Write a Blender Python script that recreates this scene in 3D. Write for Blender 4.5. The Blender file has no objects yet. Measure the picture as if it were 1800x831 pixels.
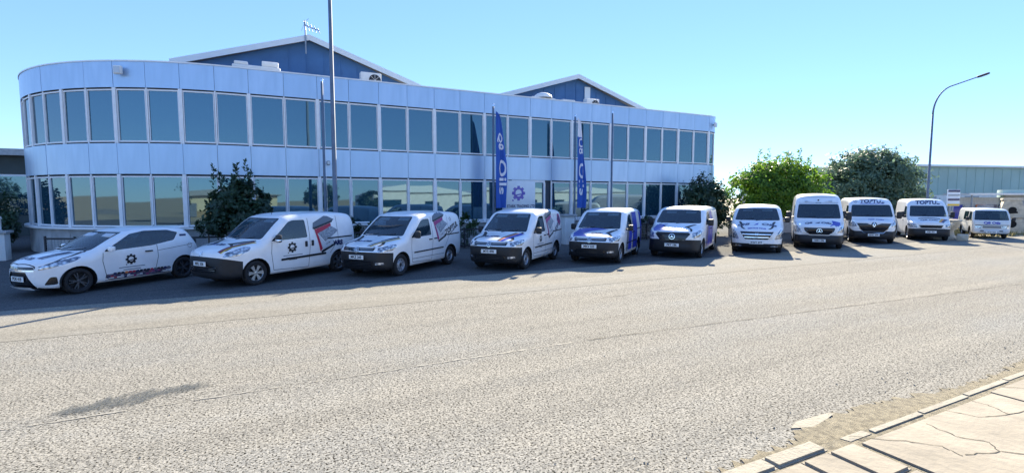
import bpy, bmesh, math, random
from mathutils import Vector, Matrix, Quaternion
from mathutils.bvhtree import BVHTree
from mathutils.geometry import tessellate_polygon

random.seed(7)
SC = bpy.context.scene
COL = SC.collection
R = math.radians
PI = math.pi

# ------------------------------------------------------------------ camera
CAM_H = 2.2
cd = bpy.data.cameras.new('camera')
cam = bpy.data.objects.new('camera', cd)
COL.objects.link(cam)
cd.sensor_width = 36.0
cd.lens = 17.4
cd.clip_start = 0.05
cd.clip_end = 4000.0
cam.location = (0, 0, CAM_H)
cam.rotation_euler = (R(90 - 4.502), 0, R(-26.505))
SC.camera = cam

# ------------------------------------------------------------------ sky and sun
SUN_AZ, SUN_EL = 47.0, 26.8          # degrees, azimuth from +Y towards +X
w = bpy.data.worlds.new('World')
SC.world = w
w.use_nodes = True
nt = w.node_tree
for n in list(nt.nodes):
    nt.nodes.remove(n)
sky = nt.nodes.new('ShaderNodeTexSky')
sky.sky_type = 'NISHITA'
sky.sun_disc = False
sky.sun_elevation = R(SUN_EL)
sky.sun_rotation = R(SUN_AZ)
sky.altitude = 600
sky.air_density = 0.8
sky.dust_density = 0.0
sky.ozone_density = 2.5
hs = nt.nodes.new('ShaderNodeHueSaturation')
hs.inputs['Hue'].default_value = 0.512
hs.inputs['Saturation'].default_value = 1.3
bg = nt.nodes.new('ShaderNodeBackground')
bg.inputs['Strength'].default_value = 0.15
wo = nt.nodes.new('ShaderNodeOutputWorld')
gam = nt.nodes.new('ShaderNodeGamma')
gam.inputs['Gamma'].default_value = 0.5
nt.links.new(sky.outputs[0], gam.inputs['Color'])
nt.links.new(gam.outputs[0], hs.inputs['Color'])
wb = nt.nodes.new('ShaderNodeMix')          # cool white balance of the whole sky
wb.data_type = 'RGBA'; wb.blend_type = 'MULTIPLY'
wb.inputs[0].default_value = 1.0
wb.inputs[7].default_value = (0.66, 0.88, 1.15, 1)
nt.links.new(hs.outputs[0], wb.inputs[6])
nt.links.new(wb.outputs[2], bg.inputs['Color'])
nt.links.new(bg.outputs[0], wo.inputs['Surface'])

sd = bpy.data.lights.new('sun', 'SUN')
sd.energy = 4.2
sd.angle = R(0.5)
sd.color = (1.0, 0.90, 0.72)
sun = bpy.data.objects.new('sun', sd)
COL.objects.link(sun)
sdir = Vector((math.sin(R(SUN_AZ)) * math.cos(R(SUN_EL)), math.cos(R(SUN_AZ)) * math.cos(R(SUN_EL)), math.sin(R(SUN_EL))))
sun.rotation_euler = sdir.to_track_quat('Z', 'Y').to_euler()
sun.location = sdir * 80

SC.view_settings.view_transform = 'Standard'
SC.view_settings.look = 'None'
SC.view_settings.gamma = 1.0
SC.view_settings.use_curve_mapping = False
SC.view_settings.exposure = 1.95

# ------------------------------------------------------------------ materials
MATS = {}
def new_mat(name):
    m = bpy.data.materials.new(name)
    m.use_nodes = True
    MATS[name] = m
    return m, m.node_tree, m.node_tree.nodes['Principled BSDF']

def N(nt, typ, **kw):
    n = nt.nodes.new(typ)
    for k, v in kw.items():
        if k in n.inputs:
            n.inputs[k].default_value = v
        else:
            setattr(n, k, v)
    return n

def mix_rgb(nt, fac, a, b, blend='MIX'):
    n = nt.nodes.new('ShaderNodeMix')
    n.data_type = 'RGBA'
    n.blend_type = blend
    for sock, v in ((0, fac), (6, a), (7, b)):
        if hasattr(v, 'is_output'):
            nt.links.new(v, n.inputs[sock])
        else:
            n.inputs[sock].default_value = v if sock == 0 else (*v, 1)
    return n.outputs[2]

def ramp(nt, src, lo, hi, c0=(0, 0, 0), c1=(1, 1, 1)):
    n = nt.nodes.new('ShaderNodeValToRGB')
    n.color_ramp.elements[0].position = lo
    n.color_ramp.elements[1].position = hi
    n.color_ramp.elements[0].color = (*c0, 1)
    n.color_ramp.elements[1].color = (*c1, 1)
    nt.links.new(src, n.inputs[0])
    return n.outputs[0]

def coords(nt, scale=(1, 1, 1), kind='Object'):
    tc = nt.nodes.new('ShaderNodeTexCoord')
    mp = nt.nodes.new('ShaderNodeMapping')
    mp.inputs['Scale'].default_value = scale
    nt.links.new(tc.outputs[kind], mp.inputs[0])
    return mp.outputs[0]

def noise(nt, vec, scale, detail=3, rough=0.55):
    n = N(nt, 'ShaderNodeTexNoise', Scale=scale, Detail=detail, Roughness=rough)
    if vec is not None:
        nt.links.new(vec, n.inputs['Vector'])
    return n.outputs[0]

def simple(name, col, rough=0.5, metal=0.0, coat=0.0, vary=0.0, vscale=3.0, spec=0.5, bump=0.0):
    m, nt, b = new_mat(name)
    b.inputs['Base Color'].default_value = (*col, 1)
    b.inputs['Roughness'].default_value = rough
    b.inputs['Metallic'].default_value = metal
    b.inputs['Coat Weight'].default_value = coat
    b.inputs['Specular IOR Level'].default_value = spec
    if vary > 0:
        v = coords(nt)
        f = ramp(nt, noise(nt, v, vscale, 5), 0.3, 0.7)
        dark = tuple(c * (1 - vary) for c in col)
        lite = tuple(min(1, c * (1 + vary * 0.6)) for c in col)
        nt.links.new(mix_rgb(nt, f, dark, lite), b.inputs['Base Color'])
    if bump > 0:
        v = coords(nt)
        bn = N(nt, 'ShaderNodeBump', Strength=bump, Distance=0.02)
        nt.links.new(noise(nt, v, vscale * 6, 4), bn.inputs['Height'])
        nt.links.new(bn.outputs[0], b.inputs['Normal'])
    return m

# car paint, plastics, glass
def paint(name, col, coat=0.6, rough=0.35):
    m, nt, b = new_mat(name)
    v = coords(nt)
    dirt = ramp(nt, noise(nt, v, 2.5, 6), 0.35, 0.75)
    gm = nt.nodes.new('ShaderNodeNewGeometry')
    c = mix_rgb(nt, dirt, tuple(x * 0.90 for x in col), col)
    c = mix_rgb(nt, gm.outputs['Backfacing'], c, (0.03, 0.032, 0.036))   # dark lining inside the shell
    nt.links.new(c, b.inputs['Base Color'])
    b.inputs['Roughness'].default_value = rough
    b.inputs['Coat Weight'].default_value = coat
    b.inputs['Coat Roughness'].default_value = 0.06
    return m
paint('white_paint', (0.88, 0.88, 0.88))
paint('silver_paint', (0.62, 0.65, 0.68))
paint('cream_paint', (0.74, 0.75, 0.74))
paint('blue_paint', (0.015, 0.035, 0.42))
simple('black_plastic', (0.012, 0.013, 0.016), 0.55, vary=0.3, vscale=8)
simple('gloss_black', (0.008, 0.009, 0.012), 0.2, coat=0.3)
simple('underbody', (0.012, 0.012, 0.013), 0.9)
simple('tyre', (0.016, 0.016, 0.018), 0.8, vary=0.3, vscale=12)
simple('alloy', (0.48, 0.5, 0.53), 0.32, metal=0.9, vary=0.15, vscale=10)
simple('dark_alloy', (0.09, 0.095, 0.11), 0.35, metal=0.7)
simple('steel_wheel', (0.36, 0.38, 0.42), 0.42, metal=0.6, vary=0.25, vscale=14)
simple('chrome', (0.75, 0.77, 0.8), 0.12, metal=1.0)
simple('decal_blue', (0.012, 0.03, 0.40), 0.4, coat=0.3)
simple('decal_navy', (0.012, 0.018, 0.09), 0.4, coat=0.3)
simple('decal_black', (0.014, 0.014, 0.018), 0.4)
simple('decal_red', (0.40, 0.02, 0.05), 0.4)
simple('decal_magenta', (0.32, 0.03, 0.16), 0.4)
simple('decal_yellow', (0.75, 0.48, 0.03), 0.4)
simple('decal_orange', (0.75, 0.22, 0.05), 0.4)
simple('decal_grey', (0.12, 0.15, 0.19), 0.45)
simple('decal_steel', (0.30, 0.34, 0.39), 0.4, vary=0.6, vscale=22)
simple('decal_light', (0.55, 0.58, 0.62), 0.4, vary=0.15, vscale=9)
simple('decal_white', (0.82, 0.82, 0.84), 0.4)
simple('decal_tools', (0.13, 0.10, 0.15), 0.5, vary=0.9, vscale=14)
simple('seam', (0.03, 0.032, 0.036), 0.7)
simple('seat_cloth', (0.045, 0.048, 0.055), 0.9, vary=0.2, vscale=20)
simple('dash_plastic', (0.03, 0.032, 0.036), 0.7)
simple('plate_white', (0.8, 0.8, 0.78), 0.4)

def car_glass():
    m, nt, b = new_mat('car_glass')
    b.inputs['Base Color'].default_value = (0.02, 0.05, 0.075, 1)
    b.inputs['Roughness'].default_value = 0.03
    b.inputs['IOR'].default_value = 2.1
    tr = N(nt, 'ShaderNodeBsdfTransparent')
    tr.inputs[0].default_value = (0.6, 0.75, 0.82, 1)
    mx = N(nt, 'ShaderNodeMixShader')
    mx.inputs[0].default_value = 0.52
    out = nt.nodes['Material Output']
    nt.links.new(tr.outputs[0], mx.inputs[1]); nt.links.new(b.outputs[0], mx.inputs[2])
    nt.links.new(mx.outputs[0], out.inputs['Surface'])
car_glass()
m, nt_, b_ = new_mat('lamp_glass')
b_.inputs['Base Color'].default_value = (0.42, 0.48, 0.55, 1)
b_.inputs['Metallic'].default_value = 0.55
b_.inputs['Roughness'].default_value = 0.12
b_.inputs['Coat Weight'].default_value = 1.0
v_ = coords(nt_)
vo = N(nt_, 'ShaderNodeTexVoronoi', Scale=13.0)
nt_.links.new(v_, vo.inputs['Vector'])
nt_.links.new(mix_rgb(nt_, ramp(nt_, vo.outputs[0], 0.1, 0.75), (0.75, 0.8, 0.86), (0.10, 0.13, 0.18)), b_.inputs['Base Color'])

# building
def window_glass():
    m, nt, b = new_mat('facade_glass')
    v = coords(nt)
    b.inputs['Base Color'].default_value = (0.014, 0.048, 0.075, 1)
    b.inputs['Roughness'].default_value = 0.02
    b.inputs['IOR'].default_value = 2.4
    b.inputs['Specular Tint'].default_value = (0.55, 0.85, 1.0, 1)
    bn = N(nt, 'ShaderNodeBump', Strength=0.06, Distance=0.03)
    nt.links.new(noise(nt, v, 0.8, 1), bn.inputs['Height'])
    nt.links.new(bn.outputs[0], b.inputs['Normal'])
window_glass()
def panel_mat():
    m, nt, b = new_mat('clad_panel')
    oi = nt.nodes.new('ShaderNodeObjectInfo')
    v = coords(nt, (1.5, 1.5, 0.25))
    st = ramp(nt, noise(nt, v, 3.0, 5), 0.35, 0.8)
    c = mix_rgb(nt, oi.outputs['Random'], (0.40, 0.56, 0.76), (0.47, 0.62, 0.81))
    c = mix_rgb(nt, st, c, (0.37, 0.52, 0.70))
    nt.links.new(c, b.inputs['Base Color'])
    b.inputs['Metallic'].default_value = 0.3
    b.inputs['Roughness'].default_value = 0.30
panel_mat()
simple('white_frame', (0.80, 0.81, 0.83), 0.4, vary=0.06, vscale=4)
simple('joint_dark', (0.06, 0.075, 0.10), 0.8)
simple('concrete_wall', (0.42, 0.42, 0.42), 0.85, vary=0.25, vscale=2.0, bump=0.3)
simple('white_render', (0.72, 0.72, 0.70), 0.8, vary=0.12, vscale=1.5)
simple('roof_grey', (0.32, 0.33, 0.34), 0.8, vary=0.2)
simple('gable_cladding', (0.05, 0.15, 0.33), 0.6, vary=0.15, vscale=1.2)
simple('gable_trim', (0.70, 0.75, 0.78), 0.5)
simple('metal_grey', (0.30, 0.33, 0.37), 0.45, metal=0.6, vary=0.2, vscale=5)
simple('pole_grey', (0.12, 0.16, 0.22), 0.7, metal=0.0, vary=0.2, vscale=3)
simple('dark_metal', (0.03, 0.032, 0.04), 0.55, metal=0.3)
simple('unit_white', (0.74, 0.74, 0.72), 0.5, vary=0.1)
simple('fence_grey', (0.20, 0.24, 0.29), 0.6, metal=0.2)
simple('flag_blue', (0.025, 0.10, 0.42), 0.75)
simple('flag_white', (0.78, 0.76, 0.80), 0.75)
simple('sign_white', (0.72, 0.76, 0.80), 0.45, vary=0.06)
simple('lens', (0.5, 0.55, 0.6), 0.15, coat=0.6)
simple('shed_green', (0.33, 0.47, 0.44), 0.6, vary=0.12, vscale=0.25)
simple('shed_dark', (0.055, 0.075, 0.075), 0.7, vary=0.3, vscale=0.8)
simple('stone_cream', (0.58, 0.50, 0.38), 0.9, vary=0.25, vscale=6, bump=0.4)
simple('stone_grey', (0.36, 0.36, 0.37), 0.9, vary=0.25, vscale=6)
simple('soot', (0.012, 0.011, 0.01), 0.95)
simple('bark', (0.10, 0.075, 0.05), 0.95, vary=0.4, vscale=8, bump=0.6)
simple('cream_wall', (0.60, 0.52, 0.34), 0.85, vary=0.15, vscale=0.6)
simple('brown_wall', (0.30, 0.22, 0.11), 0.85, vary=0.3, vscale=0.7)
simple('pot_clay', (0.40, 0.22, 0.12), 0.8, vary=0.2)

def leaf_mat(name, c0, c1, trans):
    m, nt, b = new_mat(name)
    oi = nt.nodes.new('ShaderNodeTexCoord')
    f = ramp(nt, noise(nt, oi.outputs['Object'], 1.6, 4), 0.35, 0.68)
    c = mix_rgb(nt, f, c0, c1)
    nt.links.new(c, b.inputs['Base Color'])
    b.inputs['Roughness'].default_value = 0.5
    tl = nt.nodes.new('ShaderNodeBsdfTranslucent')
    nt.links.new(c, tl.inputs[0])
    mx = nt.nodes.new('ShaderNodeMixShader')
    mx.inputs[0].default_value = trans
    nt.links.new(b.outputs[0], mx.inputs[1]); nt.links.new(tl.outputs[0], mx.inputs[2])
    nt.links.new(mx.outputs[0], nt.nodes['Material Output'].inputs['Surface'])
leaf_mat('leaf_dark', (0.018, 0.045, 0.026), (0.045, 0.095, 0.045), 0.3)
leaf_mat('leaf_bright', (0.06, 0.16, 0.02), (0.21, 0.34, 0.03), 0.62)
leaf_mat('leaf_blue', (0.09, 0.155, 0.10), (0.17, 0.25, 0.16), 0.5)
leaf_mat('leaf_mid', (0.03, 0.07, 0.02), (0.06, 0.11, 0.03), 0.35)
leaf_mat('dry_grass', (0.20, 0.17, 0.06), (0.36, 0.31, 0.13), 0.3)

def asphalt(name, base, pale, dark, speck, yellowish=0.0, coarse=1.0):
    m, nt, b = new_mat(name)
    v = coords(nt)
    big = ramp(nt, noise(nt, coords(nt, (0.10, 0.55, 1)), 1.0, 5), 0.30, 0.72)
    c = mix_rgb(nt, big, base, pale)
    trk = ramp(nt, noise(nt, coords(nt, (0.03, 1.5, 1)), 1.0, 2), 0.40, 0.62, (0, 0, 0), (0.8, 0.8, 0.8))
    c = mix_rgb(nt, trk, c, tuple(x * 0.72 for x in base))
    cool = ramp(nt, noise(nt, coords(nt, (0.16, 0.42, 1)), 1.0, 4, 0.6), 0.46, 0.66, (0, 0, 0), (0.75, 0.75, 0.75))
    c = mix_rgb(nt, cool, c, tuple(base[0] * q for q in (0.98, 1.06, 1.10)))
    med = ramp(nt, noise(nt, v, 1.4, 6, 0.65), 0.35, 0.75)
    mmx = nt.nodes.new('ShaderNodeMath'); mmx.operation = 'MULTIPLY'
    nt.links.new(med, mmx.inputs[0]); mmx.inputs[1].default_value = 0.35
    c = mix_rgb(nt, mmx.outputs[0], c, tuple(x * 0.78 for x in base))
    # aggregate: pale stones in dark binder, pits between them
    vor = N(nt, 'ShaderNodeTexVoronoi', Scale=34.0 * coarse)
    nt.links.new(v, vor.inputs['Vector'])
    sx = nt.nodes.new('ShaderNodeSeparateColor')
    nt.links.new(vor.outputs['Color'], sx.inputs[0])
    gv = ramp(nt, sx.outputs[0], 0.0, 1.0, tuple(x * 0.62 for x in base), tuple(min(1, x * 1.35) for x in pale))
    stones = mix_rgb(nt, 0.55, c, gv)
    pit = ramp(nt, noise(nt, v, 26 * coarse, 3, 0.6), speck - 0.03, speck + 0.03, (1, 1, 1), (0, 0, 0))
    pit2 = ramp(nt, vor.outputs['Distance'], 0.45, 0.8)
    mxx = nt.nodes.new('ShaderNodeMath'); mxx.operation = 'MAXIMUM'
    mp2 = nt.nodes.new('ShaderNodeMath'); mp2.operation = 'MULTIPLY'
    nt.links.new(pit2, mp2.inputs[0]); mp2.inputs[1].default_value = 0.35
    nt.links.new(pit, mxx.inputs[0]); nt.links.new(mp2.outputs[0], mxx.inputs[1])
    c2 = mix_rgb(nt, mxx.outputs[0], stones, dark)
    nt.links.new(c2, b.inputs['Base Color'])
    b.inputs['Roughness'].default_value = 1.0
    b.inputs['Specular IOR Level'].default_value = 0.05
    bn = N(nt, 'ShaderNodeBump', Strength=0.35, Distance=0.008)
    sub = nt.nodes.new('ShaderNodeMath'); sub.operation = 'SUBTRACT'
    sub.inputs[0].default_value = 1.0
    nt.links.new(mxx.outputs[0], sub.inputs[1])
    nt.links.new(sub.outputs[0], bn.inputs['Height'])
    nt.links.new(bn.outputs[0], b.inputs['Normal'])
    return m
asphalt('road_asphalt', (0.275, 0.265, 0.235), (0.385, 0.357, 0.295), (0.014, 0.012, 0.008), 0.432, coarse=1.75)
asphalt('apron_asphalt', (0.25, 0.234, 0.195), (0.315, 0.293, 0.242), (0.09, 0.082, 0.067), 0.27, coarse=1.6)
asphalt('bay_painted_shade', (0.10, 0.10, 0.10), (0.15, 0.148, 0.142), (0.035, 0.035, 0.035), 0.30, coarse=1.6)  # apron asphalt darkened: part of the building's shadow is painted into this colour
simple('tar', (0.07, 0.068, 0.06), 0.8, vary=0.3, vscale=6)
def stain_mat():
    m, nt, b = new_mat('stain')
    v = coords(nt)
    b.inputs['Base Color'].default_value = (0.06, 0.072, 0.074, 1)
    b.inputs['Roughness'].default_value = 0.7
    tr = nt.nodes.new('ShaderNodeBsdfTransparent')
    mx = nt.nodes.new('ShaderNodeMixShader')
    f = ramp(nt, noise(nt, v, 7.0, 6, 0.7), 0.30, 0.52, (0.05, 0.05, 0.05), (0.92, 0.92, 0.92))
    at = nt.nodes.new('ShaderNodeAttribute'); at.attribute_name = 'wet'
    ad = N(nt, 'ShaderNodeMath', operation='MULTIPLY_ADD')
    nt.links.new(noise(nt, v, 6.0, 6, 0.7), ad.inputs[0]); ad.inputs[1].default_value = 1.3
    hf = N(nt, 'ShaderNodeMath', operation='MULTIPLY'); hf.inputs[1].default_value = 0.45
    nt.links.new(at.outputs['Fac'], hf.inputs[0])
    nt.links.new(hf.outputs[0], ad.inputs[2])
    f = ramp(nt, ad.outputs[0], 0.66, 1.0, (0, 0, 0), (0.75, 0.75, 0.75))
    agg = ramp(nt, noise(nt, v, 42.0, 3), 0.42, 0.62, (0.5, 0.5, 0.5), (1, 1, 1))
    f = mix_rgb(nt, 1.0, f, agg, 'MULTIPLY')
    nt.links.new(f, mx.inputs[0]); nt.links.new(tr.outputs[0], mx.inputs[1]); nt.links.new(b.outputs[0], mx.inputs[2])
    nt.links.new(mx.outputs[0], nt.nodes['Material Output'].inputs['Surface'])
stain_mat()
simple('road_paint', (0.37, 0.345, 0.285), 0.75, vary=0.4, vscale=9)
simple('kerb_stone', (0.325, 0.29, 0.22), 0.9, vary=0.16, vscale=5, bump=0.5)
simple('slab', (0.315, 0.27, 0.20), 0.9, vary=0.25, vscale=2.2, bump=0.4)
simple('grit', (0.24, 0.205, 0.135), 0.95, vary=0.5, vscale=16, bump=0.8)
simple('soil', (0.34, 0.28, 0.17), 0.95, vary=0.35, vscale=0.5, bump=0.4)
simple('crack', (0.05, 0.045, 0.03), 0.95)

# ------------------------------------------------------------------ mesh helpers
def link(o, parent=None):
    COL.objects.link(o)
    if parent is not None:
        o.parent = parent
    return o

def tag(o, label=None, cat=None, group=None, kind=None):
    if label: o['label'] = label
    if cat: o['category'] = cat
    if group: o['group'] = group
    if kind: o['kind'] = kind
    return o

def empty(name, loc, rz=0.0):
    o = bpy.data.objects.new(name, None)
    o.location = loc
    o.rotation_euler = (0, 0, rz)
    o.empty_display_size = 0.3
    return link(o)

def mesh_obj(name, verts, faces, mat, parent=None, smooth=False):
    me = bpy.data.meshes.new(name)
    me.from_pydata([tuple(v) for v in verts], [], faces)
    me.update()
    me.materials.append(MATS[mat] if isinstance(mat, str) else mat)
    if smooth:
        me.polygons.foreach_set('use_smooth', [True] * len(me.polygons))
    o = bpy.data.objects.new(name, me)
    return link(o, parent)

class MB:
    """collects vertices and faces for one mesh object"""
    def __init__(s): s.v = []; s.f = []
    def add(s, vs, fs):
        o = len(s.v)
        s.v += [tuple(v) for v in vs]
        s.f += [tuple(i + o for i in f) for f in fs]
        return s
    def box(s, x0, x1, y0, y1, z0, z1):
        return s.add([(x0, y0, z0), (x1, y0, z0), (x1, y1, z0), (x0, y1, z0), (x0, y0, z1), (x1, y0, z1), (x1, y1, z1), (x0, y1, z1)],
                     [(0, 3, 2, 1), (4, 5, 6, 7), (0, 1, 5, 4), (1, 2, 6, 5), (2, 3, 7, 6), (3, 0, 4, 7)])
    def bbox(s, c, d, bev=0.02, rot=None):
        """bevelled box, centre c, size d"""
        hx, hy, hz = d[0] / 2, d[1] / 2, d[2] / 2
        b = min(bev, hx * .9, hy * .9, hz * .9)
        bm = bmesh.new()
        bmesh.ops.create_cube(bm, size=1)
        for v in bm.verts:
            v.co = Vector((v.co.x * 2 * hx, v.co.y * 2 * hy, v.co.z * 2 * hz))
        bmesh.ops.bevel(bm, geom=bm.edges[:] , offset=b, segments=2, affect='EDGES', profile=0.5)
        M = rot if rot is not None else Matrix.Identity(3)
        bm.verts.index_update()
        s.add([M @ v.co + Vector(c) for v in bm.verts], [tuple(v.index for v in f.verts) for f in bm.faces])
        bm.free()
        return s
    def tube(s, pts, rads, n=10, caps=True):
        pts = [Vector(p) for p in pts]
        if not isinstance(rads, (list, tuple)): rads = [rads] * len(pts)
        rings = []
        prev = None
        for i, p in enumerate(pts):
            a = pts[max(i - 1, 0)]; b = pts[min(i + 1, len(pts) - 1)]
            d = (b - a).normalized()
            if prev is None:
                u = d.orthogonal().normalized()
            else:
                u = (prev - d * prev.dot(d))
                u = u.normalized() if u.length > 1e-6 else d.orthogonal().normalized()
            prev = u
            v = d.cross(u)
            rings.append([p + (u * math.cos(2 * PI * k / n) + v * math.sin(2 * PI * k / n)) * rads[i] for k in range(n)])
        vs = [q for r in rings for q in r]
        fs = []
        for i in range(len(rings) - 1):
            for k in range(n):
                fs.append((i * n + k, i * n + (k + 1) % n, (i + 1) * n + (k + 1) % n, (i + 1) * n + k))
        if caps:
            fs.append(tuple(range(n))[::-1]); fs.append(tuple((len(rings) - 1) * n + k for k in range(n)))
        return s.add(vs, fs)
    def lathe(s, prof, n=24, axis='z', c=(0, 0, 0)):
        """prof: list of (r, h)"""
        vs = []; fs = []
        for r, h in prof:
            for k in range(n):
                a = 2 * PI * k / n
                if axis == 'z': p = (r * math.cos(a), r * math.sin(a), h)
                else: p = (r * math.cos(a), h, r * math.sin(a))
                vs.append((p[0] + c[0], p[1] + c[1], p[2] + c[2]))
        for i in range(len(prof) - 1):
            for k in range(n):
                q = (i * n + k, i * n + (k + 1) % n, (i + 1) * n + (k + 1) % n, (i + 1) * n + k)
                fs.append(q if axis == 'z' else q[::-1])
        return s.add(vs, fs)
    def prism(s, poly, axis, a, b):
        """poly 2D extruded along axis ('x': poly=(y,z); 'y': poly=(x,z); 'z': poly=(x,y))"""
        def P(p, t):
            return {'x': (t, p[0], p[1]), 'y': (p[0], t, p[1]), 'z': (p[0], p[1], t)}[axis]
        n = len(poly)
        vs = [P(p, a) for p in poly] + [P(p, b) for p in poly]
        fs = [tuple(range(n)), tuple(range(2 * n - 1, n - 1, -1))] + [(i, n + i, n + (i + 1) % n, (i + 1) % n) for i in range(n)]
        return s.add(vs, fs)
    def build(s, name, mat, parent=None, smooth=False, auto=False):
        me = bpy.data.meshes.new(name)
        me.from_pydata(s.v, [], s.f)
        bm = bmesh.new(); bm.from_mesh(me)
        bmesh.ops.recalc_face_normals(bm, faces=bm.faces)
        if auto:
            bm.normal_update()
            for e in bm.edges:
                if len(e.link_faces) == 2 and e.calc_face_angle(0) > R(38): e.smooth = False
        bm.to_mesh(me); bm.free()
        me.materials.append(MATS[mat])
        if smooth or auto:
            me.polygons.foreach_set('use_smooth', [True] * len(me.polygons))
        o = bpy.data.objects.new(name, me)
        return link(o, parent)

def text_mesh(txt, size, italic=0.0, bold=0.0, spacing=1.0):
    """flat text as (verts2d, faces), centred on the origin"""
    cu = bpy.data.curves.new('t', 'FONT')
    cu.body = txt; cu.size = size; cu.align_x = 'CENTER'; cu.align_y = 'CENTER'
    cu.shear = italic; cu.offset = bold; cu.space_character = spacing
    cu.resolution_u = 3
    o = bpy.data.objects.new('t', cu)
    COL.objects.link(o)
    dg = bpy.context.evaluated_depsgraph_get()
    me = o.evaluated_get(dg).to_mesh()
    vs = [(v.co.x, v.co.y) for v in me.vertices]
    fs = [tuple(p.vertices) for p in me.polygons]
    o.evaluated_get(dg).to_mesh_clear()
    bpy.data.objects.remove(o); bpy.data.curves.remove(cu)
    return vs, fs

def gear_polys(r=1.0, teeth=8):
    """cog emblem with a hollow bowl and a bar"""
    P = []
    n = teeth
    outer = []
    for k in range(n):
        a = 2 * PI * k / n
        for da, rr in ((-0.26, .78), (-0.19, 1.0), (0.19, 1.0), (0.26, .78)):
            outer.append((r * rr * math.cos(a + da), r * rr * math.sin(a + da)))
    inner = [(r * .46 * math.cos(2 * PI * k / (4 * n)), r * .46 * math.sin(2 * PI * k / (4 * n)) + .04 * r) for k in range(4 * n)]
    m = len(outer)
    off = 2
    quads = []
    for k in range(m):
        a0 = math.atan2(outer[k][1], outer[k][0]); a1 = math.atan2(outer[(k + 1) % m][1], outer[(k + 1) % m][0])
        i0 = (r * .46 * math.cos(a0), r * .46 * math.sin(a0) + .04 * r); i1 = (r * .46 * math.cos(a1), r * .46 * math.sin(a1) + .04 * r)
        quads.append([outer[k], outer[(k + 1) % m], i1, i0])
    quads.append([(-r * .5, -r * .34), (r * .42, -r * .20), (r * .42, -r * .02), (-r * .30, -r * .14)])
    quads.append([(-r * .95, -r * 1.05), (-r * .75, -r * 1.05), (-r * .75, -r * .85), (-r * .95, -r * .85)])
    return quads
# ------------------------------------------------------------------ ground, road, pavement
def sheet(name, x0, x1, y0, y1, z, mat, kind='structure'):
    o = mesh_obj(name, [(x0, y0, z), (x1, y0, z), (x1, y1, z), (x0, y1, z)], [(0, 1, 2, 3)], mat)
    return tag(o, kind=kind)
sheet('ground', -1500, 1500, -1500, 1500, -0.02, 'soil')
road = sheet('road', -300, 400, 2.45, 10.1, 0.0, 'road_asphalt')
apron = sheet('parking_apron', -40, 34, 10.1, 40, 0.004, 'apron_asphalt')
sheet('parking_bays_shade', -40, 34, 12.9, 40, 0.008, 'bay_painted_shade')  # extra sheet over the apron, coloured darker to deepen the showroom's shadow
sheet('road_verge_lane', 34, 400, 10.1, 12.2, 0.004, 'apron_asphalt')

def ribbon(name, pts, widths, z, mat, parent=None):
    vs = []; fs = []
    n = len(pts)
    for i, (x, y) in enumerate(pts):
        a = pts[max(0, i - 1)]; b = pts[min(n - 1, i + 1)]
        d = Vector((b[0] - a[0], b[1] - a[1])).normalized()
        nrm = Vector((-d.y, d.x))
        wd = widths[i] if isinstance(widths, (list, tuple)) else widths
        vs.append((x + nrm.x * wd / 2, y + nrm.y * wd / 2, z)); vs.append((x - nrm.x * wd / 2, y - nrm.y * wd / 2, z))
    for i in range(n - 1):
        fs.append((2 * i, 2 * i + 1, 2 * i + 3, 2 * i + 2))
    return mesh_obj(name, vs, fs, mat, parent)

rr = random.Random(3)
def wob(x0, x1, y0, y1, n, amp):
    return [(x0 + (x1 - x0) * i / n, y0 + (y1 - y0) * i / n + rr.uniform(-amp, amp)) for i in range(n + 1)]
# joints and markings of the road, as flat pieces laid on it
xw = -9.0
while xw < 4.2:
    L = rr.uniform(.3, 1.4)
    nn_ = max(4, int(L * 14))
    ribbon('centre_line', wob(xw, xw + L, 6.22 - .004 * xw, 6.22 - .004 * (xw + L), nn_, 0.014), [0.004] + [rr.uniform(.004, .028) for _ in range(nn_ - 1)] + [0.004], 0.006, 'road_paint', road)
    xw += L + rr.choice([.03, .05, .10, .2])
ribbon('crack', wob(4.4, 20, 6.20, 5.2, 70, 0.02), [rr.uniform(.006, .022) for _ in range(71)], 0.010, 'crack', road)
ribbon('crack', wob(6.5, 9.0, 8.7, 8.9, 16, 0.02), [rr.uniform(.006, .02) for _ in range(17)], 0.010, 'crack', road)
# wet stain beside the worn line: irregular lobed outline
def stain():
    top = []; bot = []
    n = 46
    for i in range(n + 1):
        t = i / n
        x = -2.05 + 1.5 * t
        yc = 6.44 + 0.28 * t
        hw = (0.09 + 0.15 * math.sin(PI * t) ** .6) * (1.15 if t < .55 else .9) + rr.uniform(-.04, .04)
        if t > .9: hw *= (1 - t) * 10
        if t < .05: hw *= t * 20
        top.append((x + rr.uniform(-.01, .01), yc + hw, .009)); bot.append((x + rr.uniform(-.01, .01), yc - hw * .9, .009))
    mid = [((a[0] + b[0]) / 2, (a[1] + b[1]) / 2, .009) for a, b in zip(top, bot)]
    vs = top + mid + bot
    m_ = n + 1
    fs = [(i, m_ + i, m_ + i + 1, i + 1) for i in range(n)] + [(m_ + i, 2 * m_ + i, 2 * m_ + i + 1, m_ + i + 1) for i in range(n)]
    o = mesh_obj('wet_stain', vs, fs, 'stain', road)
    at = o.data.attributes.new('wet', 'FLOAT', 'POINT')
    at.data.foreach_set('value', [0.0] * m_ + [min(1, i / 5, (n - i) / 8) for i in range(m_)] + [0.0] * m_)
stain()

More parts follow.
